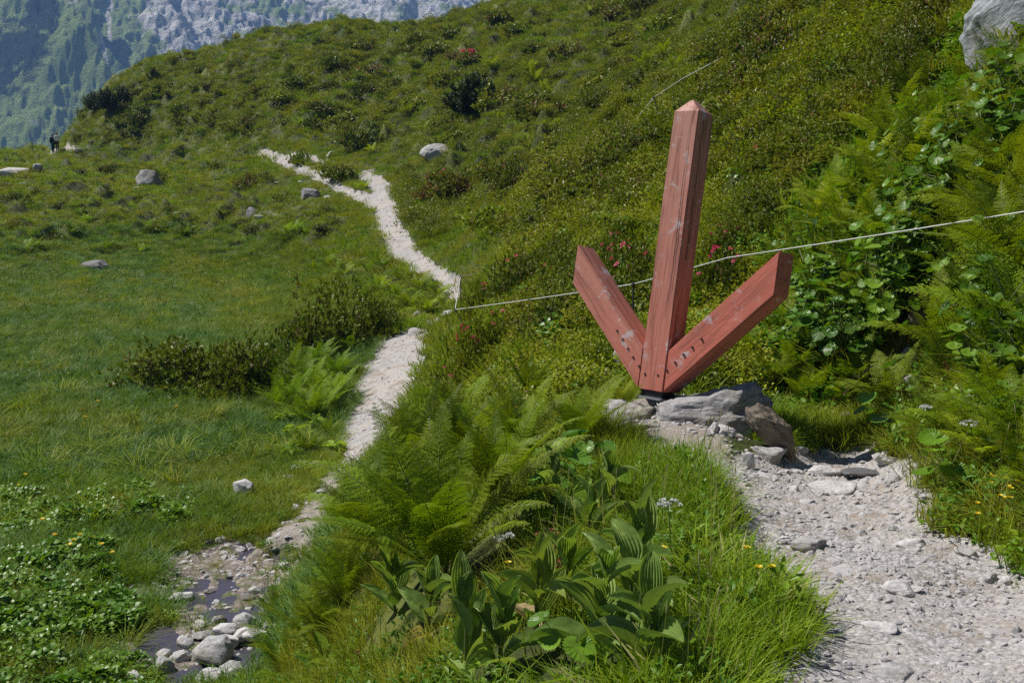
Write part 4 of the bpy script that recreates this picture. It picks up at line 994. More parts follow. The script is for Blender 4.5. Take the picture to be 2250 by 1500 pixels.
# foreground bank and verges
X, Y = field(rg, 2.2, 4.5, 520, -36, 36); z = zones(X, Y); k = (z['bare'] < .42 + .25 * (U(len(X)) - .5)) & (z['earth'] < .5)
gr.add(X, Y, k & (U(len(X)) < np.where(z['px'] < 1330, .42, .85)), .6, 1.15, [0, 0, 2, 1, 1], rg, zs=(.7, 1.1))
X, Y = field(rg, 4.5, 9, 380, -34, 34); z = zones(X, Y); k = (z['bare'] < .42 + .25 * (U(len(X)) - .5)); th = 1 - .88 * z['earth']
gr.add(X, Y, k & (U(len(X)) < th * np.where(z['px'] > 1950, .5, np.where(z['px'] < 1280, .45, .75))), .7, 1.15, [0, 0, 1, 1, 2], rg, zs=(.8, 1.2))
X, Y = field(rg, 2.4, 8.2, 60, -34, 34); z = zones(X, Y); vg = ((z['px'] > 1180) & (z['px'] < 1800) & (z['py'] > 1060)) | ((z['px'] > 2000) & (U(len(X)) < .5))
gr.add(X, Y, (z['bare'] < .1) & (z['earth'] < .1) & vg & (fbm(X * 1.2, Y * 1.2, 3, 90) > -.35), .7, 1.2, [8, 8, 8, 11, 12, 9], rg, zs=(.8, 1.1))
X, Y = field(rg, 2.2, 9, 150, -34, 34); z = zones(X, Y); cl = fbm(X * 1.5, Y * 1.5, 3, 70)
he.add(X, Y, (z['bare'] < .25) & (z['earth'] < .3) & (cl > np.where(z['px'] < 1330, -.6, .0)) & (U(len(X)) < .9) & (z['px'] < 1560), .6, 1.2, [0, 0, 1, 3, 3, 4, 4], rg)
he.add(X, Y, (z['bare'] < .25) & (z['px'] > 1400) & (z['px'] < 1800) & (U(len(X)) < .45) & (fbm(X * 2, Y * 2, 3, 94) > -.1), .7, 1.4, [0, 1, 4, 4], rg)
he.add(X, Y, (z['bare'] < .3) & (z['px'] > 1900) & (U(len(X)) < .8), .7, 1.4, [0, 1, 1, 4, 4, 4], rg)
# few tufts creeping onto the trail
X, Y = field(rg, 3, 10, 40, -10, 30); z = zones(X, Y)
gr.add(X, Y, (z['near'] > .4) & (z['near'] < .97) & (U(len(X)) < .5), .25, .6, [2], rg)
# middle distance
X, Y = field(rg, 9, 19, 130); z = zones(X, Y); left = z['px'] < 900; low = z['z'] < -4.6
k = z['bare'] < .4 + .3 * (U(len(X)) - .5)
gr.add(X, Y, k & left & (U(len(X)) < .85), .7, 1.2, [0, 1, 1, 4], rg, zs=(.8, 1.2))
gr.add(X, Y, k & ~left & (U(len(X)) < .22) & (U(len(X)) < 1 - .9 * z['earth']), .8, 1.3, [0, 1, 5], rg)
cl = fbm(X * .5, Y * .5, 3, 71); wob = fbm(X * .55, Y * .55, 3, 76); wet = (z['px'] < 300 + 330 * wob + 60 * (U(len(X)) - .5)) & (z['r'] < 18.5 + 4 * wob) & left
he.add(X, Y, (z['bare'] < .75) & wet & (U(len(X)) < .75) & (cl > -.3), .7, 1.3, [1, 1, 2, 0, 4], rg)
he.add(X, Y, (z['bare'] < .85) & left & (z['r'] < 14.5) & (U(len(X)) < .30), .6, 1.1, [0, 1, 3], rg)
he.add(X, Y, k & left & ~wet & (U(len(X)) < .12), .6, 1.1, [0, 1], rg)
he.add(X, Y, (z['st'] > .5) & (U(len(X)) < .4) & (cl > .05), .5, 1.0, [0, 3, 1], rg)
gr.add(X, Y, (z['st'] > .3) & (U(len(X)) < .10), .5, 1.0, [0, 1, 2], rg)
X, Y = field(rg, 9, 20, 90, -3, 31); z = zones(X, Y); k = (z['bare'] < .3) & (z['px'] > 1000) & (z['earth'] < .5)
lush = (z['px'] > 1680) & (z['r'] < 15)
co.add(X, Y, k & ~lush & (U(len(X)) < .75) & (fbm(X * 1.3, Y * 1.3, 3, 91) > -.28), .8, 1.4, [0, 1, 1, 4, 4], rg)
he.add(X, Y, k & (U(len(X)) < np.where(lush, .7, .15)), .7, 1.3, [1, 1, 2, 0, 4, 4], rg)
X, Y = field(rg, 19, 74, 44, -31, 2); z = zones(X, Y); k = z['meadow'] & (z['bare'] < .35)
gr.add(X, Y, k & ((z['r'] < 34) | (U(len(X)) < .65)), .75, 1.15, [3, 4], rg, zs=(.8, 1.2))
X, Y = field(rg, 19, 42, 30, -8, 31); z = zones(X, Y); k = ~z['meadow'] & (z['bare'] < .35)
gr.add(X, Y, k & (U(len(X)) < np.where(z['px'] > 1120, .2, .5)), .8, 1.2, [5, 6], rg); 
gl = (z['px'] > 1120)
co.add(X, Y, k & gl & (U(len(X)) < .7) & (fbm(X * .9, Y * .9, 3, 92) > -.25), .85, 1.4, [2, 2, 5, 5], rg)
X, Y = field(rg, 40, 75, 14); z = zones(X, Y); k = ((~z['meadow']) | (U(len(X)) < .3)) & (z['bare'] < .3); hl = z['px'] > 880 + (z['r'] - 45) * 0
gr.add(X, Y, k & (U(len(X)) < .75) & (U(len(X)) < 1 - .8 * z['earth']), .9, 1.3, [5, 6, 6], rg)
co.add(X, Y, k & hl & (U(len(X)) < .60) & (fbm(X * .7, Y * .7, 3, 73) > -.05), .8, 1.3, [2, 5, 5, 6], rg)
co.add(X, Y, k & ~hl & (U(len(X)) < .22) & (fbm(X * .5, Y * .5, 3, 78) > .1), .6, 1.2, [2, 5, 5], rg)
X, Y = field(rg, 75, 126, 6.5); z = zones(X, Y); k = (z['bare'] < .3)
gr.add(X, Y, k & (U(len(X)) < .8), .8, 1.2, [7], rg)
hl = z['z'] > .3
co.add(X, Y, k & hl & (U(len(X)) < .8) & (fbm(X * .55, Y * .55, 3, 74) > -.02), .5, 1.25, [3, 6, 6, 6, 5], rg)
X, Y = field(rg, 14, 75, 3.0, -31, 2); z = zones(X, Y); k = z['meadow'] & (z['bare'] < .2)
gr.add(X, Y, k & (U(len(X)) < .8) & (fbm(X * .3, Y * .3, 3, 80) > -.1), .9, 1.5, [10, 11], rg, zs=(.8, 1.2))
he.add(X, Y, k & (fbm(X * .4, Y * .4, 3, 81) > .15), 1.0, 1.9, [1, 0, 4], rg)
X, Y = field(rg, 13, 45, 16, -31, 2); z = zones(X, Y); k = (z['meadow'] | (z['z'] < -4.5)) & (z['bare'] < .2)
gr.add(X, Y, k & (fbm(X * .5 + 3, Y * .5, 3, 82) > .12), .8, 1.2, [11, 5], rg); he.add(X, Y, k & (fbm(X * .35 + 9, Y * .35, 3, 83) > .18), .8, 1.3, [1, 12, 0], rg) if 0 else None
gr.done(); co.done(); he.done()
# gravel
pv_ = [rock_mesh(500 + k, (1, .75, .35 + .1 * (k % 3)), M['pebble'], 3, rough=.1, cuts=8) for k in range(7)]
gv = Scat('gravel', pv_, 'loose pale gravel chips strewn over trails and stream bed')
X, Y = field(rg, 2.4, 5.5, 2200, 2, 32); nm = masks(X, Y); s = .009 + .045 * rg.uniform(size=len(X)) ** 6
k = (nm[0] > .25) & (U(len(X)) < .55 + .9 * fbm(X * 1.3, Y * 1.3, 3, 93)); gv.add(X, Y, k, 0, 1, np.arange(7), rg, tilt=.3); gv.S[-1][:] = s[k][:, None]
X, Y = field(rg, 5.5, 9, 1100, 2, 32); nm = masks(X, Y); s = .012 + .05 * rg.uniform(size=len(X)) ** 4
k = (nm[0] > .25) & (U(len(X)) < .6 + .9 * fbm(X * 1.3, Y * 1.3, 3, 93)) | ((nm[2] > .3) & (U(len(X)) < .4)); gv.add(X, Y, k, 0, 1, np.arange(7), rg, tilt=.3); gv.S[-1][:] = s[k][:, None]
X, Y = field(rg, 10, 32, 120, -18, 0); nm = masks(X, Y); s = .025 + .08 * rg.uniform(size=len(X)) ** 4
k = (nm[1] > .3) & (U(len(X)) < .5) | (nm[3] > .4) & (U(len(X)) < .4) | (nm[2] > .3) & (U(len(X)) < .8); gv.add(X, Y, k, 0, 1, np.arange(7), rg, tilt=.3); gv.S[-1][:] = s[k][:, None]
X, Y = field(rg, 9.5, 17, 60, -22, -6); nm = masks(X, Y); s = .05 + .16 * rg.uniform(size=len(X)) ** 4
k = (nm[3] > .25) & (fbm(X * 1.2, Y * 1.2, 3, 85) > .12); gv.add(X, Y, k, 0, 1, np.arange(7), rg, tilt=.3); gv.S[-1][:] = s[k][:, None]
X, Y = field(rg, 2.6, 9, 36, 2, 32); nm = masks(X, Y); s = .05 + .09 * rg.uniform(size=len(X)) ** 3
k = (nm[0] > .25); gv.add(X, Y, k, 0, 1, np.arange(7), rg, tilt=.15, sink=.0); gv.S[-1][:] = s[k][:, None] * np.array([1, 1, .6]); gv.P[-1][:, 2] -= s[k] * .08
X, Y = field(rg, 32, 85, 20, -16, -2); nm = masks(X, Y); s = .04 + .12 * rg.uniform(size=len(X)) ** 3
k = (nm[1] > .4) & (U(len(X)) < .35) | (nm[2] > .3); gv.add(X, Y, k, 0, 1, np.arange(7), rg, tilt=.3); gv.S[-1][:] = s[k][:, None]
gv.done()
#--THINGS
# ------------------------------------------------------------------ plants one can tell apart
def jit(c, rg, a=.15): return tuple(x * rg.uniform(1 - a, 1 + a) for x in c)
RG = random.Random(5)
def fern_near(px, py, s, n, label, seed, cone=.25, color=(1, 1, 1), frs=None, depth_off=0):
    p = at(px, py); root = empty('fern', (p.x, p.y, p.z - .02)); rg = random.Random(seed)
    nrm = slope_n(p.x, p.y, .5); root.rotation_euler = (-nrm.y * .35, nrm.x * .35, rg.uniform(0, 6)); root.scale = (s * 1.03, s * 1.03, s * 1.06)
    for i in range(n):
        f = link('frond', rg.choice(frs or FR_NEAR), root, (0, 0, 0), (0, 0, 0)); k = rg.uniform(.75, 1.12)
        f.rotation_euler = (Matrix.Rotation(i * 6.283 / n + rg.uniform(-.25, .25), 3, 'Z') @ Matrix.Rotation(rg.uniform(-.1, cone), 3, 'Y')).to_euler(); f.scale = (k, k, k)
        c = rg.uniform(.42, .95); f.color = (color[0] * c * rg.uniform(.9, 1.15), color[1] * c, color[2] * c, 1)
    return tag(root, label, 'fern', 'ferns in the foreground')
fern_near(985, 1270, .98, 17, 'largest fern, tall upright fronds in the centre foreground', 1, .15)
fern_near(850, 1225, .88, 14, 'fern left of the largest fern, long fronds leaning left over the gravel', 2, .28)
fern_near(1105, 1150, .80, 13, 'fern right of the largest fern with fronds pointing to the boulder', 3, .2)
fern_near(945, 1075, .78, 12, 'fern in front of the pale path, fronds covering its lower end', 4, .2)
fern_near(1010, 1050, .75, 12, 'yellowish fern directly behind the largest fern', 5, .25, (1.15, 1.05, .8))
fern_near(760, 1330, .62, 12, 'low fern at the foot of the bank left of the largest fern', 6, .45)
fern_near(1140, 1010, .70, 11, 'fern behind the right hand foreground fern', 7, .2)
fern_near(1010, 960, .70, 11, 'feathery fern with backlit tips beside the end of the pale path', 8, .2, (1.1, 1.05, .9))
fern_near(1270, 985, .60, 9, 'small fern left of the boulder, fronds reaching up to the rock', 9, .3, (1.1, 1.05, .8))
fern_near(1160, 900, .66, 11, 'fern half way between the tape corner bush and the arrow', 10, .25, (1.15, 1.1, .8))
fern_near(620, 1500, .62, 12, 'bright fern at the bottom edge beside the stream rocks', 11, .4, (1.2, 1.1, .7))
fern_near(700, 1440, .60, 12, 'bright yellow-green fern above the bottom edge fern', 12, .4, (1.2, 1.1, .7))
fern_near(610, 1395, .50, 10, 'small bright fern leaning over the white stream slab', 13, .4, (1.15, 1.1, .7))
fern_near(735, 1375, .48, 10, 'small fern between the low bank fern and the stream', 14, .4, (1.1, 1.05, .8))
fern_near(1370, 905, .35, 8, 'tiny fern growing at the left side of the arrow boulder', 15, .3, (1.1, 1, .8))
def fern_at(px, py, s, label, group, lod=0, color=(1, 1, 1), cat='fern'):
    p = at(px, py); me = RG.choice(FERN_MID if lod == 0 else FERN_FAR)
    nrm = slope_n(p.x, p.y, .5)
    o = link('fern', me, None, (p.x, p.y, p.z - .03), (-nrm.y * .5 + RG.uniform(-.1, .1), nrm.x * .5, RG.uniform(0, 6.28)), (s, s, s * RG.uniform(.85, 1.1)))
    c = RG.uniform(.45, 1.05); o.color = (color[0] * c, color[1] * c, color[2] * c, 1)
    return tag(o, label, cat, group)
YG = (1.25, 1.08, .7)
for k, (x, y, s) in enumerate([(1800,560,.55),(1850,470,.6),(1790,480,.5),(1900,420,.55),(1960,330,.75),(1990,250,.7),(2020,400,.65),(1950,460,.6),(1870,560,.55),(1760,640,.55),(1800,700,.55),(1880,640,.5),
        (2060,300,.6),(2100,200,.6),(2170,190,.5),(2230,170,.5),(2080,480,.6),(2140,560,.65),(2210,520,.7),(2250,620,.7),(2170,680,.65),(2240,740,.7),(2100,790,.6),(2180,830,.65),(2250,850,.6),(2090,870,.5),
        (1960,900,.45),(1880,860,.45),(1830,900,.4),(1960,560,.55),(1720,600,.4),(1690,540,.4),(1640,790,.4),(1700,740,.45),(1760,880,.4),(2210,400,.6),(2290,460,.7),(2290,330,.6),(2130,750,.6),(1920,520,.5),(2200,940,.5),(2260,980,.55),(2140,960,.4),(2250,1070,.4),(2190,1010,.35),(2060,960,.35),(1850,600,.5),(1910,700,.45),(1770,560,.45),(1740,680,.4),(2120,610,.6),(2190,600,.6),(2240,560,.6),(2160,460,.55),(2230,430,.55),(2000,330,.6),(2080,360,.55),(1930,380,.5),(2150,320,.5),(2220,260,.5),(1700,850,.35),(1750,830,.4),(1800,800,.4)]):
    lb = ('yellow-green fern on the steep bank between the arrow and the broad leaved plants' if x < 1930 and y < 780 else
          'tall pale fern below the huge lichened boulder' if y < 420 else
          'fern hanging over the shaded hollow on the right bank' if y < 700 else 'lush fern on the lower right bank above the trail')
    fern_at(x, y, s * 1.35, lb, 'ferns: ' + lb, 0, YG if y < 700 else (1.15, 1.08, .75))
for k, (x, y, s) in enumerate([(640,830,1.0),(700,810,1.0),(745,830,.9),(690,870,1.05),(640,890,1.0),(735,880,.95),(700,920,1.0),(765,780,.85),(665,850,1.0),(720,900,.9),(620,860,.85),(670,930,.9),(610,900,.8),(690,780,.85)]):
    fern_at(x, y, s, 'tall fern in the dense stand at the left side of the pale path', 'ferns left of the pale path', 0, (1.0, 1.05, .8))
for k, (x, y, s) in enumerate([(655,975,.5),(720,960,.5),(680,1000,.55)]):
    fern_at(x, y, s, 'short fern at the lower end of the stand by the pale path', 'short ferns by the pale path', 0, (1.05, 1.05, .8))
for k, (x, y, s) in enumerate([(720,590,.95),(760,605,.9),(690,600,.8),(840,590,.8),(880,620,1.0),(920,640,1.0),(960,655,.9),(870,655,1.0),(830,640,.9),(900,680,.9),(940,690,.85),(810,600,.8),(975,680,.7)]):
    lb = 'fern in the pair of dark clumps on the meadow edge' if x < 800 else 'bright fern in the sunny stand left of the path bend'
    fern_at(x, y, s, lb, 'ferns: ' + lb, 1, (1.15, 1.1, .8))
for k, (x, y, s) in enumerate([(470,170,1.1),(1160,160,1.6),(1170,195,1.8),(1195,215,1.8),(1150,205,1.5),(1390,20,1.3),(1410,80,1.3),(1440,70,1.3),(1230,140,1.2),(1080,160,1.6),(1095,165,1.4),(900,260,1.5),(930,290,1.4),(880,240,1.2),(1100,270,1.3),
        (1290,240,1.3),(1350,170,1.2),(1420,150,1.4),(1290,30,1.3),(1340,40,1.3),(1360,90,1.1),(1480,170,1.2),(620,230,1.3),(660,280,1.2),(700,290,1.3),(820,340,1.1),(1260,320,1.0),(1230,280,1.1),(1150,330,1.0),(780,420,.9),(800,415,.9),(1550,60,1.2),(1600,90,1.1),(1650,50,1.2),(1460,120,1.2)]):
    fern_at(x, y, s * .8, 'bright yellow-green fern patch on the far hillside among dark shrubs', 'bright ferns on the far hillside', 1, YG)
for k, (x, y, s) in enumerate([(190,490,1.3),(175,480,1.1),(410,520,1.1),(425,515,1.0),(340,500,1.0),(385,490,.9),(60,555,1.1),(80,548,1.0),(650,512,1.3),(670,520,1.2),(630,520,1.0),(155,515,.9),(240,555,.9),(310,555,.9)]):
    fern_at(x, y, s * .85, 'small fern tussock on the grassy knoll above the smooth meadow', 'fern tussocks on the knoll', 1, (1.0, 1.05, .7))
# rhododendron and dwarf shrubs
RH = [M['rhodo'], M['rhodo_old'], M['twig']]
SH_NEAR = [shrub_mesh('shrub', 130 + i, .5, .42, 520, .044, .0110, RH, .05, lump=.5) for i in range(4)]
SH_MID = [shrub_mesh('shrub', 140 + i, .5, .40, 620, .048, .013, RH, .08, lump=.5) for i in range(4)]
SH_FAR = [shrub_mesh('shrub', 150 + i, .5, .34, 240, .085, .024, RH, [.02, .05, .12, .6][i], k=6, lump=.5) for i in range(4)]
def flower_head(name, seed, n, r, mat):
    rg = np.random.default_rng(seed); mb = MB(); D = rdir(n, rg, -.1, 1); quads(mb, D * r * .45, unit(D + rg.normal(size=(n, 3)) * .4), sides(D, rg), r * .9, r * .32); return mb.build(name, [M[mat]])
PINK = [flower_head('flower_cluster', k, 26, .030, 'pink') for k in range(3)]; PINK_FAR = flower_head('flower_cluster', 9, 40, .05, 'pink')
def shrub(px, py, wpx, hpx, label, group=None, lib=None, flowers=0, color=(1, 1, 1), name='rhododendron_shrub', cat='shrub', fs=1.0, dk=1.0):
    p = at(px, py); s = p.y / FPX; lib = lib or (SH_NEAR if p.y < 18 else SH_MID if p.y < 45 else SH_FAR)
    o = link(name, RG.choice(lib), None, (p.x, p.y, p.z - .03), (0, 0, RG.uniform(0, 6.28)), (wpx * s, wpx * s * dk, hpx * s / .42)); o.color = (*color, 1)
    sc = o.scale
    for k in range(flowers):
        a, r = RG.uniform(PI, 2 * PI) - o.rotation_euler.z, RG.uniform(.1, .46); zz = .42 * math.sqrt(max(0, 1 - (r / .5) ** 2)) + .02
        f = link('flower_cluster', RG.choice(PINK) if p.y < 40 else PINK_FAR, o, (math.cos(a) * r, math.sin(a) * r, zz), (RG.uniform(-.5, .5), RG.uniform(-.5, .5), 0), [fs * RG.uniform(.6, 1.1) / q for q in sc])
    return tag(o, label, cat, group)
DK = (.72, .76, .66)
shrub(400, 850, 240, 105, 'wide low dark rhododendron at the left end of the meadow hedge', color=DK)
shrub(525, 860, 190, 115, 'dark rhododendron joined to the right of the wide meadow one', color=DK)
shrub(330, 835, 110, 50, 'small outlying rhododendron at the left tip of the meadow hedge')
shrub(740, 770, 210, 120, 'dense glossy dark rhododendron left of the path bend', color=DK)
shrub(605, 800, 100, 60, 'greener shrub filling the gap between hedge and dense glossy shrub', color=(1.1, 1.25, .9))
shrub(585, 860, 90, 75, 'greener shrub at the right end of the hedge against the fern stand', color=(1.0, 1.15, .8))
shrub(650, 760, 90, 60, 'small dark shrub at the left foot of the dense glossy one', color=DK)
shrub(830, 735, 120, 75, 'dark rhododendron reaching the path bend beside the ferns', color=DK)
shrub(1035, 830, 130, 120, 'rhododendron with pink flowers right of the path under the tape corner', flowers=9)
shrub(1010, 880, 120, 90, 'rhododendron below the tape corner bush at the right path edge', flowers=4)
shrub(1090, 770, 120, 90, 'rhododendron with scattered pink flowers just right of the tape corner', flowers=5)
shrub(1060, 700, 90, 80, 'rhododendron with a rosy flower spike behind the tape corner', flowers=3)
shrub(1150, 650, 150, 90, 'dark glossy rhododendron above the tape left of the arrow', color=DK, flowers=2)
shrub(1240, 640, 130, 90, 'glossy rhododendron behind the tip of the left arm', color=DK, flowers=1)
shrub(1370, 660, 150, 130, 'rhododendron with many pink flowers between left arm and post', flowers=12, color=DK)
shrub(1350, 570, 110, 60, 'rhododendron with pink flowers above the left arm tip', flowers=6)
shrub(1580, 660, 150, 120, 'rhododendron with bright pink flowers between post and right arm', flowers=10, color=DK)
shrub(1600, 560, 120, 70, 'rhododendron with few pink flowers above the tape right of the post', flowers=5)
shrub(1670, 380, 110, 60, 'rhododendron with two pink flowers right of the top of the post', flowers=4)
shrub(1880, 190, 120, 60, 'dark rhododendron with a few pink flowers below the upper tape', flowers=5)
shrub(1000, 440, 120, 60, 'reddish dark rhododendron right of the winding path', color=(.95, .8, .8), flowers=3, fs=1.3)
shrub(940, 440, 60, 40, 'small rusty shrub above the path narrows', color=(1, .85, .8))
shrub(1130, 420, 110, 60, 'dark rounded rhododendron on the slope below the pine', color=DK, flowers=2, fs=1.3)
shrub(745, 395, 80, 36, 'dark low shrub in the fork of the far path')
shrub(655, 362, 50, 30, 'small green shrub left of the path fork', color=(1.3, 1.4, 1))
shrub(545, 412, 60, 30, 'dark round shrub on the grass left of the stony patch')
shrub(475, 376, 36, 18, 'small dark shrub at the back of the knoll')
shrub(790, 330, 90, 40, 'dark shrub above the path beside the angular boulder', color=DK)
shrub(350, 402, 30, 20, 'low shrub leaning on the craggy knoll boulder')
shrub(235, 388, 40, 18, 'low dark shrub left of the craggy knoll boulder')
shrub(1030, 145, 60, 26, 'flowering pink shrub on the far hillside above the pine', flowers=12, fs=2.2, lib=[SH_FAR[3]])
shrub(1005, 145, 50, 20, 'faded rosy shrub joined to the flowering pink one', lib=[SH_FAR[3]], flowers=3, fs=2)
shrub(820, 172, 90, 26, 'wide rusty pink shrub on the far hillside', lib=[SH_FAR[3]], flowers=3, fs=2)
shrub(1110, 225, 60, 26, 'rusty shrub beside the dark pine', lib=[SH_FAR[3]])
shrub(1350, 50, 60, 24, 'rusty shrub near the top of the hillside', lib=[SH_FAR[3]]); shrub(1360, 82, 56, 22, 'rusty brown shrub below the one near the hilltop', lib=[SH_FAR[2]])
shrub(1240, 130, 70, 28, 'wide rusty shrub on the upper hillside right of the pine', lib=[SH_FAR[3]]); shrub(1175, 120, 60, 22, 'rusty shrub above the bright fern row', lib=[SH_FAR[2]])
placed = []
def hue(kind):
    def f(rg):
        v = rg.uniform(.55, 1.35)
        return (v * rg.uniform(.9, 1.15), v, v * rg.uniform(.8, 1.0))
    return f
def hillok(x, y, px, py): return height0(np.array([x]), np.array([y]))[0] > -1.2
scatter_things(140, [(230,250),(560,115),(1100,10),(1550,0),(1400,170),(1150,330),(900,330),(620,310),(300,320)], 'rhododendron_shrub', SH_FAR[:3], 'low dark cushion shrub among many on the far hillside', 'shrub', 'cushion shrubs on the far hillside', .8, 2.6, .03, .55, color=hue(0), placed=placed, seed=3)
scatter_things(76, [(1150,340),(1400,180),(1700,40),(1860,0),(1500,400),(1350,500),(1100,520),(1000,480)], 'rhododendron_shrub', SH_MID + SH_FAR[:1], 'green rhododendron cushion on the slope between the winding path and the arrow post', 'shrub', 'rhododendrons between path and post', .9, 1.9, .03, .45, color=hue(0), placed=placed, seed=4)
scatter_things(80, [(1560,420),(1500,250),(1720,90),(1860,20),(2080,20),(2060,170),(1900,330),(1760,450),(1700,540),(1580,600)], 'rhododendron_shrub', SH_NEAR, 'glossy rhododendron on the steep slope right of the post below the upper tape', 'shrub', 'rhododendrons on the steep slope right of the post', .6, 1.2, .03, .33, color=hue(0), placed=placed, seed=5)
scatter_things(24, [(1100,700),(1080,560),(1400,480),(1440,560),(1400,700),(1250,760)], 'rhododendron_shrub', SH_NEAR, 'glossy rhododendron behind the left arm of the arrow', 'shrub', 'rhododendrons behind the left arm', .6, 1.1, .03, .3, color=hue(0), placed=placed, seed=6)
scatter_things(34, [(0,380),(560,350),(800,450),(720,540),(0,540)], 'dwarf_shrub', SH_FAR[:3] + SH_MID[:1], 'small dark dwarf shrub on the grassy knoll left of the path', 'shrub', 'dwarf shrubs on the knoll', .5, 1.3, .03, .5, color=hue(0), placed=placed, seed=7)
scatter_things(16, [(180,250),(320,180),(330,300),(160,330)], 'dwarf_shrub', SH_FAR[:2], 'small dark shrub on the left shoulder of the hill above the hikers', 'shrub', 'shrubs on the left shoulder of the hill', .9, 2.0, .03, .5, color=hue(0), placed=placed, seed=8)
# dwarf pines
def pine(px, py, wpx, hpx, label, seed, nb=46):
    p = at(px, py); s = p.y / FPX; r = empty('dwarf_pine', (p.x, p.y, p.z - .1)); wd, nd = pine_mesh('dwarf_pine', seed, wpx * s / 2 * 1.15, hpx * s * 1.12, int(nb * 1.6))
    link('branches', wd, r); link('needles', nd, r); return tag(r, label, 'dwarf pine')
pine(1040, 252, 118, 76, 'dark bushy dwarf pine standing alone in the middle of the hillside', 1, 70)
pine(208, 252, 46, 34, 'leftmost dwarf pine of the dark row on the hill shoulder', 2, 34); pine(236, 246, 52, 38, 'middle dwarf pine of the dark row on the hill shoulder', 3, 38); pine(268, 232, 46, 34, 'rightmost dwarf pine of the dark row on the hill shoulder', 4, 34)
pine(338, 176, 28, 22, 'small dwarf pine alone on the skyline', 5, 26)
def sapling(px, py, h, label, seed):
    p = at(px, py); rg = np.random.default_rng(seed); mb = MB(); P = np.array([[0, 0, 0], [.05, 0, h * .5], [.02, .03, h]]); mb.tube(P, [.03, .02, .008], 5, 0, False)
    lf = MB(); n = 160; D = rdir(n, rg); C_ = np.array([0, 0, h * .62]) + D * np.array([.35, .35, .42]) * h * rg.uniform(.2, 1, n)[:, None]; quads(lf, C_, unit(D + rg.normal(size=(n, 3))), sides(D, rg), .09, .035)
    r = empty('sapling', tuple(p)); link('stem', mb.build('stem', [M['twig']]), r); link('crown', lf.build('crown', [M['grass']]), r); tag(r, label, 'sapling')
sapling(128, 318, 1.6, 'thin leafy sapling right behind the hikers', 1); sapling(186, 246, 2.0, 'sparse sapling at the left end of the dwarf pines', 2); sapling(72, 343, 1.0, 'small leafy bush at the meadow edge left of the hikers', 3); sapling(105, 322, 1.3, 'sapling left behind the hikers', 4)
# pleated-leaf plants (stem and leaves are parts)
def lily(px, py, h, n, label, seed, up=.0, dry=0, color=(1, 1, 1)):
    p = at(px, py); r = empty('pleated_leaf_plant', (p.x, p.y, p.z - .02)); rg = random.Random(seed)
    r.rotation_euler = (rg.uniform(-.1, .1), rg.uniform(-.1, .1), rg.uniform(0, 6.28))
    mb = MB(); mb.tube([(0, 0, 0), (.01, 0, h * .5), (0, .01, h * .96)], [.010, .008, .004], 8, 0, False); link('stem', mb.build('stem', [M['stalk']], True), r)
    for i in range(n):
        t = (i + .7) / n; k = rg.uniform(.85, 1.15) * (1 - .35 * t)
        f = link('leaf', LEAF_DRY if i < dry else rg.choice(LEAF_P), r, (0, 0, h * t * .95), (0, 0, 0))
        f.rotation_euler = (Matrix.Rotation(i * 2.3 + rg.uniform(-.25, .25), 3, 'Z') @ Matrix.Rotation(-(.25 + up + .75 * t) + rg.uniform(-.15, .15), 3, 'Y') @ Matrix.Rotation(rg.uniform(-.3, .3), 3, 'X')).to_euler(); f.scale = (k, k, k)
        c = rg.uniform(.8, 1.2); f.color = (color[0] * c, color[1] * c, color[2] * c, 1)
        if i < dry: f['label'] = 'withered straw coloured leaf'
    return tag(r, label, 'plant', 'pleated leaf plants in the foreground')
lily(1385, 1330, .42, 7, 'pleated leaf plant with tall upright leaves in bright herbs', 1, .3, 1)
lily(1300, 1475, .42, 11, 'largest pleated leaf plant, broad striped leaves at the bottom edge', 2, .1)
lily(1395, 1420, .34, 9, 'pleated leaf plant beside the largest one, nearer the trail', 3, .05)
lily(1180, 1400, .34, 8, 'pleated leaf plant with arching brown tipped leaves', 4, .1, 1, (1.1, 1, .8))
lily(1025, 1510, .40, 5, 'pleated leaf plant with one tall striped leaf standing upright', 5, .45)
lily(870, 1350, .36, 9, 'dark pleated leaf plant under the largest fern', 6, .15, 0, (.85, .9, .8))
lily(940, 1410, .30, 8, 'drooping pleated leaf plant in front of the dark one', 7, .0, 1)
lily(715, 1510, .28, 8, 'silvery pleated leaf plant at the bottom left of the bank', 9, .1, 0, (1.2, 1.2, 1.2))
lily(1215, 1150, .30, 6, 'pleated leaf plant with two spread leaves right of the ferns', 10, .2)
lily(1335, 1150, .32, 6, 'pleated leaf plant with a pale curled leaf below the boulder', 11, .2, 1)
lily(1295, 1215, .28, 6, 'small pleated leaf plant with a silvery heart', 12, .3)
lily(1420, 1500, .32, 8, 'pleated leaf plant low at the bottom edge near the trail', 13, .1)
lily(1240, 1330, .26, 7, 'pleated leaf plant next to the red sorrel', 23, .15, 0, (1.1, 1.05, .8))
lily(1100, 1480, .30, 7, 'pleated leaf plant left of the largest one at the bottom edge', 14, .15)
for k, (x, y) in enumerate([(650, 960), (690, 945), (625, 930), (735, 1000), (640, 1010)]):
    p = at(x, y); tag(link('pleated_leaf_plant', RG.choice(LILY_FAR), None, tuple(p), (0, 0, RG.uniform(0, 6)), (1.1, 1.1, 1.1)), 'light green rosette plant at the meadow side of the fern stand', 'plant', 'rosette plants by the fern stand').color = (1.3, 1.3, .8, 1)
p = at(2085, 300); tag(link('pleated_leaf_plant', LILY_FAR[0], None, tuple(p), (0, 0, 1), (.9, .9, .9)), 'pleated leaf plant among ferns below the huge boulder', 'plant')
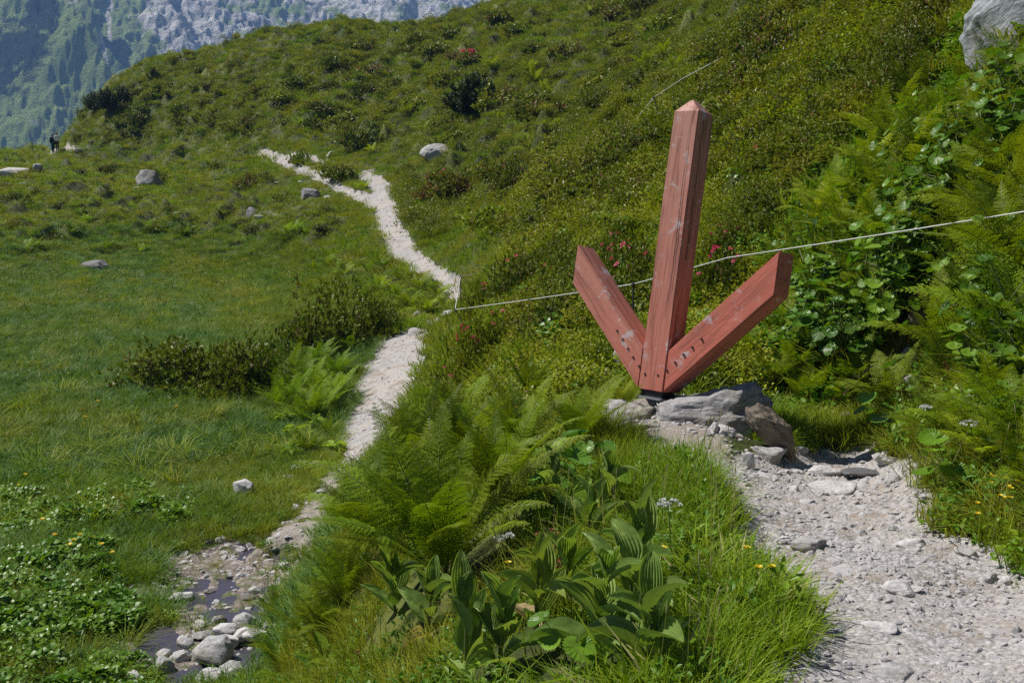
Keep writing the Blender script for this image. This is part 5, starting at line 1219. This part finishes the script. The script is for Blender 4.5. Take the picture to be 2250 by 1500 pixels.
# broad leaved plants
def broad(px, py, s, label, group=None, color=(1, 1, 1), detail=False, n=7, seed=0):
    p = at(px, py); rg = random.Random(seed or int(px + py)); nrm = slope_n(p.x, p.y, .5); rot = (-nrm.y * .4, nrm.x * .4, rg.uniform(0, 6.28))
    if detail:
        r = empty('broad_leaf_plant', (p.x, p.y, p.z - .02), rot, (s, s, s))
        for i in range(n):
            f = link('leaf', rg.choice(LEAF_B), r, (0, 0, 0), (0, 0, i * 6.283 / n + rg.uniform(-.3, .3))); k = rg.uniform(.7, 1.15); f.scale = (k, k, k * rg.uniform(.6, 1.1)); c = rg.uniform(.85, 1.2); f.color = (color[0] * c, color[1] * c, color[2] * c, 1)
    else:
        r = link('broad_leaf_plant', rg.choice(BROAD), None, (p.x, p.y, p.z - .02), rot, (s, s, s)); c = rg.uniform(.6, 1.1); r.color = (color[0] * c, color[1] * c, color[2] * c, 1)
    return tag(r, label, 'plant', group)
broad(1200, 1100, 1.0, 'broad leaved plant with a bluish toothed leaf right of the ferns', None, (1.0, 1.05, 1.5), True)
broad(1290, 1040, .9, 'bluish broad leaved plant below the boulder', None, (1.0, 1.05, 1.6), True)
broad(1210, 1160, .8, 'broad leaved plant with pale leaves beside the spread pleated one', None, (1.2, 1.1, 1.2), True)
broad(1310, 1110, .7, 'small broad leaved plant in the shade of tall grass', None, (1, 1, 1), True)
broad(1250, 1490, .6, 'broad toothed leaf plant at the bottom edge under the pleated leaves', None, (1, 1, 1.2), True)
broad(2065, 1100, .95, 'yellow-green fan leaved plant at the right trail edge', None, (1.2, 1.1, .8), True)
broad(1975, 800, .8, 'broad leaved plant with a star of pale leaves beside the hollow', None, (1.0, 1.05, 1.4), True)
broad(1950, 960, .8, 'broad leaved plant drooping over the far trail edge', None, (1.0, 1.05, 1.2), True)
broad(2020, 880, .7, 'broad leaved plant on the bank above the far trail edge', None, (1.0, 1.0, 1.2), True)
pl2 = []
for reg, lb, n, sd in (([(2080,250),(2260,200),(2260,480),(2080,470),(1990,400)], 'broad leaved plant on the upper right slope below the huge boulder', 44, 1),
                   ([(1750,560),(1900,500),(2010,470),(2150,470),(2000,640),(1960,780),(1800,860),(1750,760)], 'broad leaved plant on the bank between the right arm and the hollow', 52, 2),
                   ([(2080,640),(2260,560),(2260,1050),(2100,960),(2020,880)], 'broad leaved plant on the lower right bank', 16, 3)):
    rg_ = random.Random(sd); P_ = np.array(reg, float); c_ = 0
    for _ in range(2000):
        if c_ >= n: break
        x, y = rg_.uniform(P_[:, 0].min(), P_[:, 0].max()), rg_.uniform(P_[:, 1].min(), P_[:, 1].max())
        if d_poly(np.array([x]), np.array([y]), P_)[0] > 0 or any((x - a) ** 2 + (y - b) ** 2 < 26 ** 2 for a, b in pl2): continue
        pl2.append((x, y)); c_ += 1; broad(x, y, rg_.uniform(.95, 1.5), lb, 'plants: ' + lb, (1, 1, 1))
# grass tussocks standing out of the ground cover
TUS = [tuft('tuft', 170 + i, 90, .34, .09, .0035, .55, 1.0, [G, DG], dry=6) for i in range(2)]
for k, (x, y, s, lb) in enumerate([(1700,960,.55,'pale grass tussock leaning on the dark pointed rock'),(1650,965,.6,'grass tussock growing against the boulder shadow'),(1790,880,.9,'arching grass tussock behind the boulder under the right arm'),(1850,860,.9,'arching grass tussock left of the hollow'),(1980,985,.7,'grass tussock hanging over the far trail edge'),
        (430,1375,1.0,'dark grass tussock standing in the stream'),(470,1250,.6,'small grass tussock at the puddle rim'),(280,1420,1.3,'large dark grass tussock left of the stream rocks'),(380,1300,.9,'grass tussock on the left bank of the puddle'),(180,1450,1.1,'grass tussock in wet herbs at the lower left'),(2220,1000,.8,'tall grass tussock at the right edge of the bank'),(2130,1080,.8,'grass tussock above the yellow flowers')]):
    p = at(x, y); tag(link('grass_tussock', TUS[k % 2], None, (p.x, p.y, p.z - .02), (0, 0, k), (s, s, s)), lb, 'grass tussock').color = (.8, .9, .8, 1)
# ------------------------------------------------------------------ flowers
def umbel(px, py, h, r, label, group=None):
    p = at(px, py); rg = np.random.default_rng(int(px)); root = empty('white_flower', tuple(p)); st = MB(); l = rg.normal(size=2) * .1 * h; tp = np.array([l[0], l[1], h]); st.tube([(0, 0, 0), tp * .6, tp], [.003, .0025, .002], 5, 0, False)
    hd = MB()
    for i in range(12):
        a, q = rg.uniform(0, 6.28), r * math.sqrt(rg.uniform()); c = tp + np.array([q * math.cos(a), q * math.sin(a), .03 - q * .3 + rg.uniform(-.004, .004)]); st.tube([tp, c], [.001, .001], 3, 0, False)
        n = 14; D = rdir(n, rg, 0, 1); quads(hd, c + D * .004, unit(D + rg.normal(size=(n, 3)) * .5), sides(D, rg), .011, .004)
    link('stalk', st.build('stalk', [M['stalk']]), root); link('flower_head', hd.build('flower_head', [M['white']]), root); return tag(root, label, 'flower', group)
for x, y, h, r, lb in [(2105,1000,.32,.045,'white umbel flower on the right bank above the trail'),(2150,1060,.30,.055,'larger white umbel flower over the right trail edge'),(1480,1290,.35,.05,'wide white umbel flower in tall grass by the trail'),(715,1370,.22,.06,'white umbel flower among ferns near the stream'),
        (1088,1290,.22,.03,'white umbel flower right of the largest fern'),(1118,1290,.22,.025,'smaller white umbel flower next to a yellow blossom'),(645,1065,.3,.10,'white umbel flower at the meadow edge of the ferns'),(630,1090,.3,.08,'second white umbel flower lower at the meadow edge'),(2050,990,.25,.03,'small white umbel flower left of the bank ones')]:
    umbel(x, y, h, r, lb)
def small_flower(px, py, h, r, mat, label, group, name, cat='flower', n=9, k=1):
    p = at(px, py); rg = np.random.default_rng(int(px * 3 + py)); root = empty(name, tuple(p)); st = MB(); hd = MB()
    l = rg.normal(size=2) * .12 * h; tp = np.array([l[0], l[1], h]); st.tube([(0, 0, 0), tp * .5, tp], [.002, .0015, .001], 4, 0, False)
    D = unit(np.c_[np.cos(np.arange(n) * 6.283 / n), np.sin(np.arange(n) * 6.283 / n), np.full(n, .5)]); quads(hd, np.tile(tp, (n, 1)), D, sides(D, rg), r, r * .45)
    link('stalk', st.build('stalk', [M['stalk']]), root); link('blossom', hd.build('blossom', [M[mat]]), root); return tag(root, label, cat, group)
for x, y in [(2165,1100),(2180,1105),(2195,1110),(2175,1120),(2190,1150),(2215,1155),(2225,1140),(2205,1160),(2150,1165),(2145,1190),(2215,1130),(2240,1120)]:
    small_flower(x, y, .14, .016, 'yellow', 'yellow buttercup in the grass at the right trail edge', 'buttercups at the right trail edge', 'buttercup')
small_flower(2200, 1050, .18, .018, 'red', 'orange red flower under the larger white umbel', None, 'orange_flower')
for x, y, lb in [(1120,1310,'yellow blossom beside the small white umbel'),(1648,1330,'yellow blossom in grass at the left trail edge'),(1690,1335,'yellow blossom on the very verge of the trail'),(1622,1290,'golden blossom in grass above the verge pair'),(1465,1285,'golden blossom in front of the upright pleated plant'),(1560,1520,'yellow blossom at the bottom edge by the trail')]:
    small_flower(x, y, .16, .020, 'yellow', lb, None, 'yellow_flower')
for k in range(14):
    x, y = [(RG.uniform(120, 220), RG.uniform(1180, 1250)), (RG.uniform(20, 330), RG.uniform(1050, 1330)), (RG.uniform(130, 480), RG.uniform(830, 950))][k % 3]
    small_flower(x, y, .22, .045, 'yellow', 'marsh marigold in the leafy lower left herbs' if k % 3 < 2 else 'tiny yellow flower in the meadow below the hedge', 'marsh marigolds' if k % 3 < 2 else 'yellow meadow flowers', 'marsh_marigold' if k % 3 < 2 else 'meadow_flower')
for k in range(22):
    x, y = RG.uniform(930, 1250), RG.uniform(760, 960)
    small_flower(x, y, .14, .022, 'yellow', 'tiny yellow flower on the bank between path and arrow', 'yellow flowers between path and arrow', 'bank_flower')
def sorrel(px, py, h, label, seed, bent=.2):
    p = at(px, py); rg = np.random.default_rng(seed); root = empty('sorrel', tuple(p)); st = MB(); hd = MB(); tp = np.array([-bent * h, 0, h]); st.tube([(0, 0, 0), (.0, 0, h * .5), tp], [.004, .003, .001], 5, 0, False)
    for i in range(9):
        t = .45 + .55 * i / 9; b = np.array([-bent * h * max(0, 2 * t - 1), 0, h * t]); d = rdir(1, rg, .2, .8)[0]; e = b + d * .11 * h * (1.4 - t); st.tube([b, e], [.0015, .001], 3, 0, False)
        n = 22; u = rg.uniform(0, 1, n)[:, None]; D = rdir(n, rg); quads(hd, b + (e - b) * u, D, sides(D, rg), .010, .005)
    link('stalk', st.build('stalk', [M['rust_stalk']]), root); link('seed_head', hd.build('seed_head', [M['rust_stalk']]), root); tag(root, label, 'plant')
sorrel(2120, 720, .45, 'red sorrel seed head in front of the hollow', 1, .3); sorrel(1995, 770, .3, 'rusty sorrel bending left below the red one', 2, .7); sorrel(2110, 940, .42, 'reddish sorrel on the lower right bank', 3, .3); sorrel(1232, 1330, .34, 'red sorrel among the foreground herbs', 4, .3); sorrel(1240, 1300, .30, 'second red sorrel just behind the foreground one', 5, .2); sorrel(800, 1500, .18, 'short rusty sorrel at the bottom edge', 6, .2)

# ------------------------------------------------------------------ white tape fence
M['tape'] = plain_mat('white electric tape', (.60, .60, .59), .5, .4, var=.1, scale=30)
M['post'] = plain_mat('dark grey steel post', (.07, .075, .08), .5, .5, .5)
M['insul'] = plain_mat('black insulator', (.02, .02, .02), .4)
def W(px, py, Y): a, b = ray(px, py); return np.array([a * Y, Y, b * Y])
def tape(pts, r, label, sag=.006):
    mb = MB(); P = []
    for a, b in zip(pts[:-1], pts[1:]):
        t = np.linspace(0, 1, 14)[:-1, None]; q = a + (b - a) * t; q[:, 2] -= (sag * np.linalg.norm(b - a) * t * (1 - t))[:, 0]; P += list(q)
    P.append(pts[-1]); mb.tube(np.array(P), r, 6); return tag(link('fence_tape', mb.build('fence_tape', [M['tape']], True)), label, 'tape')
def fpost(top, foot, r, label):
    root = empty('fence_post', tuple(foot)); v = np.array(top) - np.array(foot); mb = MB(); mb.tube([-v * .1, v * .5, v], r, 8); link('rod', mb.build('rod', [M['post']]), root)
    ib = MB(); ib.tube([v * .95, v * .985, v * 1.0, v * 1.03], [r * 1.2, r * 2.4, r * 2.2, r * 1.1], 8); link('insulator', ib.build('insulator', [M['insul']]), root); return tag(root, label, 'fence post')
A1, A2, A3, A4, A5 = W(1000, 680, 15), W(1392, 624, 10.6), W(1600, 566, 9.9), W(1722, 548, 9.5), W(2380, 444, 7.0)
B1, B2 = W(1012, 608, 19.5), W(1038, 603, 20.5)
tape([A1, A2, A3, A4, A5], .0055, 'long white tape running behind the arrow up to the right')
tape([A1, B1, B2], .006, 'short white tape rising from the left end post beside the path', 0)
def gz(p, dx=0, dy=0): return np.array([p[0] + dx, p[1] + dy, ground(p[0] + dx, p[1] + dy)])
fpost(A1, gz(A1, .42, -.1), .007, 'leaning dark post at the left corner of the white tape'); fpost(A2, gz(A2), .010, 'thin dark post between left arm and post of the arrow'); fpost(B1, gz(B1), .008, 'thin post right of the path carrying the short tape')
U1, U2, U3, U4 = W(1398, 262, 31), W(1437, 214, 31), W(1500, 173, 31), W(1660, 88, 29.5)
tape([U1, U2, U3, U4], .010, 'thin white tape crossing the upper hillside behind the arrow top', .0); fpost(U2, gz(U2, .2), .014, 'short post at the kink of the upper hillside tape')
# dead branches in the hollow
for k, (a, b) in enumerate([((2000, 640), (1950, 760)), ((2055, 610), (2030, 700)), ((1860, 840), (1960, 790)), ((1830, 880), (1880, 800))]):
    pa, pb = at(*a), at(*b); mb = MB(); mb.tube([np.array(pa) + (0, -.25, .05), (np.array(pa) + np.array(pb)) / 2 + (0, -.3, .12), np.array(pb) + (0, -.25, .02)], [.008, .006, .003], 5)
    tag(link('dead_branch', mb.build('dead_branch', [M['twig']])), ['bare root hanging at the left of the hollow', 'pale bare twig in the middle of the hollow', 'thin dead branch lying on the bank under the right arm', 'short dead branch at the foot of the bank behind the boulder'][k], 'branch')

# ------------------------------------------------------------------ hikers on the far path
def skin_body(name, joints, edges, radii, mat, sub=2):
    me = bpy.data.meshes.new(name); me.from_pydata(joints, edges, []); me.materials.append(mat)
    o = bpy.data.objects.new(name, me); C.objects.link(o)
    m = o.modifiers.new('skin', 'SKIN'); sv = me.skin_vertices[0].data
    for i, r in enumerate(radii): sv[i].radius = (r, r)
    sv[0].use_root = True
    o.modifiers.new('sub', 'SUBSURF').levels = sub; o.modifiers['sub'].render_levels = sub
    for p in me.polygons: p.use_smooth = True
    return o
M['skin'] = plain_mat('skin', (.50, .30, .22), .5, var=.05); M['cloth_dark'] = plain_mat('dark jacket cloth', (.012, .013, .03), .8, .2, var=.1); M['cloth_black'] = plain_mat('black leggings', (.01, .01, .012), .8, .2)
M['teal'] = plain_mat('teal shorts', (.01, .12, .10), .8, .2); M['cloth_white'] = plain_mat('white shirt cloth', (.72, .70, .66), .8, .2, var=.05); M['hair'] = plain_mat('dark hair', (.02, .014, .01), .6); M['brown_cloth'] = plain_mat('brown trousers', (.09, .045, .03), .8, .2); M['sole'] = plain_mat('boots', (.05, .035, .03), .7)
def hiker(px, py, label, top, legs, shorts, pack, hat, facing, seed, pack_label):
    p = at(px, py)
    J = [(0, 0, .95), (0, .01, 1.12), (0, .02, 1.32), (0, .02, 1.47), (0, .0, 1.56), (0, -.01, 1.66),            # pelvis..head
         (.09, 0, .90), (.10, -.05, .50), (.10, .06, .08), (.10, -.08, .04), (-.09, 0, .90), (-.10, .08, .50), (-.10, .22, .12), (-.10, .10, .05),
         (.17, .02, 1.42), (.24, .05, 1.16), (.24, -.08, .94), (.24, -.13, .88), (-.17, .02, 1.42), (-.24, -.02, 1.16), (-.24, -.16, .98), (-.24, -.21, .93)]
    Ed = [(0, 1), (1, 2), (2, 3), (3, 4), (4, 5), (0, 6), (6, 7), (7, 8), (8, 9), (0, 10), (10, 11), (11, 12), (12, 13), (2, 14), (14, 15), (15, 16), (16, 17), (2, 18), (18, 19), (19, 20), (20, 21)]
    Rr = [.13, .12, .14, .06, .07, .09, .09, .06, .045, .04, .09, .06, .045, .04, .06, .045, .035, .035, .06, .045, .035, .035]
    for b in (17, 21):                                                  # four fingers and a thumb on each hand
        hx, hy, hz = J[b]; sx = 1 if hx > 0 else -1
        for i in range(5):
            q = len(J); off = (i - 1.5) * .018; ln = [.06, .07, .065, .05, .045][i]
            if i < 4: J += [(hx, hy + off - .01, hz - .045), (hx - sx * .012, hy + off - .02, hz - .045 - ln)]
            else: J += [(hx - sx * .02, hy - .05, hz - .01), (hx - sx * .03, hy - .065, hz - .045)]
            Ed += [(b, q), (q, q + 1)]; Rr += [.010, .008]
    body = skin_body('person', J, Ed, Rr, M['skin']); body.location = p; body.rotation_euler = (0, 0, facing)
    def wear(name, idx, ed, rr, mat):
        o = skin_body(name, [J[i] for i in idx], ed, rr, mat); o.parent = body; return o
    wear('jacket', [0, 1, 2, 3, 14, 15, 16, 18, 19, 20], [(0, 1), (1, 2), (2, 3), (2, 4), (4, 5), (5, 6), (2, 7), (7, 8), (8, 9)], [.15, .145, .165, .08, .08, .062, .05, .08, .062, .05], top)
    wear('trousers', [0, 6, 7, 8, 10, 11, 12], [(0, 1), (1, 2), (2, 3), (0, 4), (4, 5), (5, 6)], [.14, .105, .075, .055, .105, .075, .055], legs)
    if shorts: wear('shorts', [0, 6, 10], [(0, 1), (0, 2)], [.165, .13, .13], shorts)
    for i in ((8, 9), (12, 13)): wear('boot', list(i), [(0, 1)], [.055, .05], M['sole'])
    V, F = ICO[3]; hm_ = mesh_np('hair', V * (.105, .115, .11) * np.where(V[:, 2:3] < -.2, .8, 1), F, hat, True); h = link('hair', hm_, body, (0, .012, 1.69))
    bx = np.sign(V) * np.abs(V) ** .45 * (.16, .10, .26); bp = mesh_np('backpack', bx, F, pack, True); link('backpack', bp, body, (0, .22, 1.27)); 
    tag(body, label, 'person')
hiker(118, 340, 'person with dark jacket and teal shorts walking away on the far path', M['cloth_dark'], M['cloth_black'], M['teal'], M['cloth_dark'], M['hair'], R(180), 1, '')
hiker(127, 337, 'person in white shirt and brown trousers beside the darker dressed hiker', M['cloth_white'], M['brown_cloth'], None, M['cloth_white'], M['hair'], R(190), 2, '')
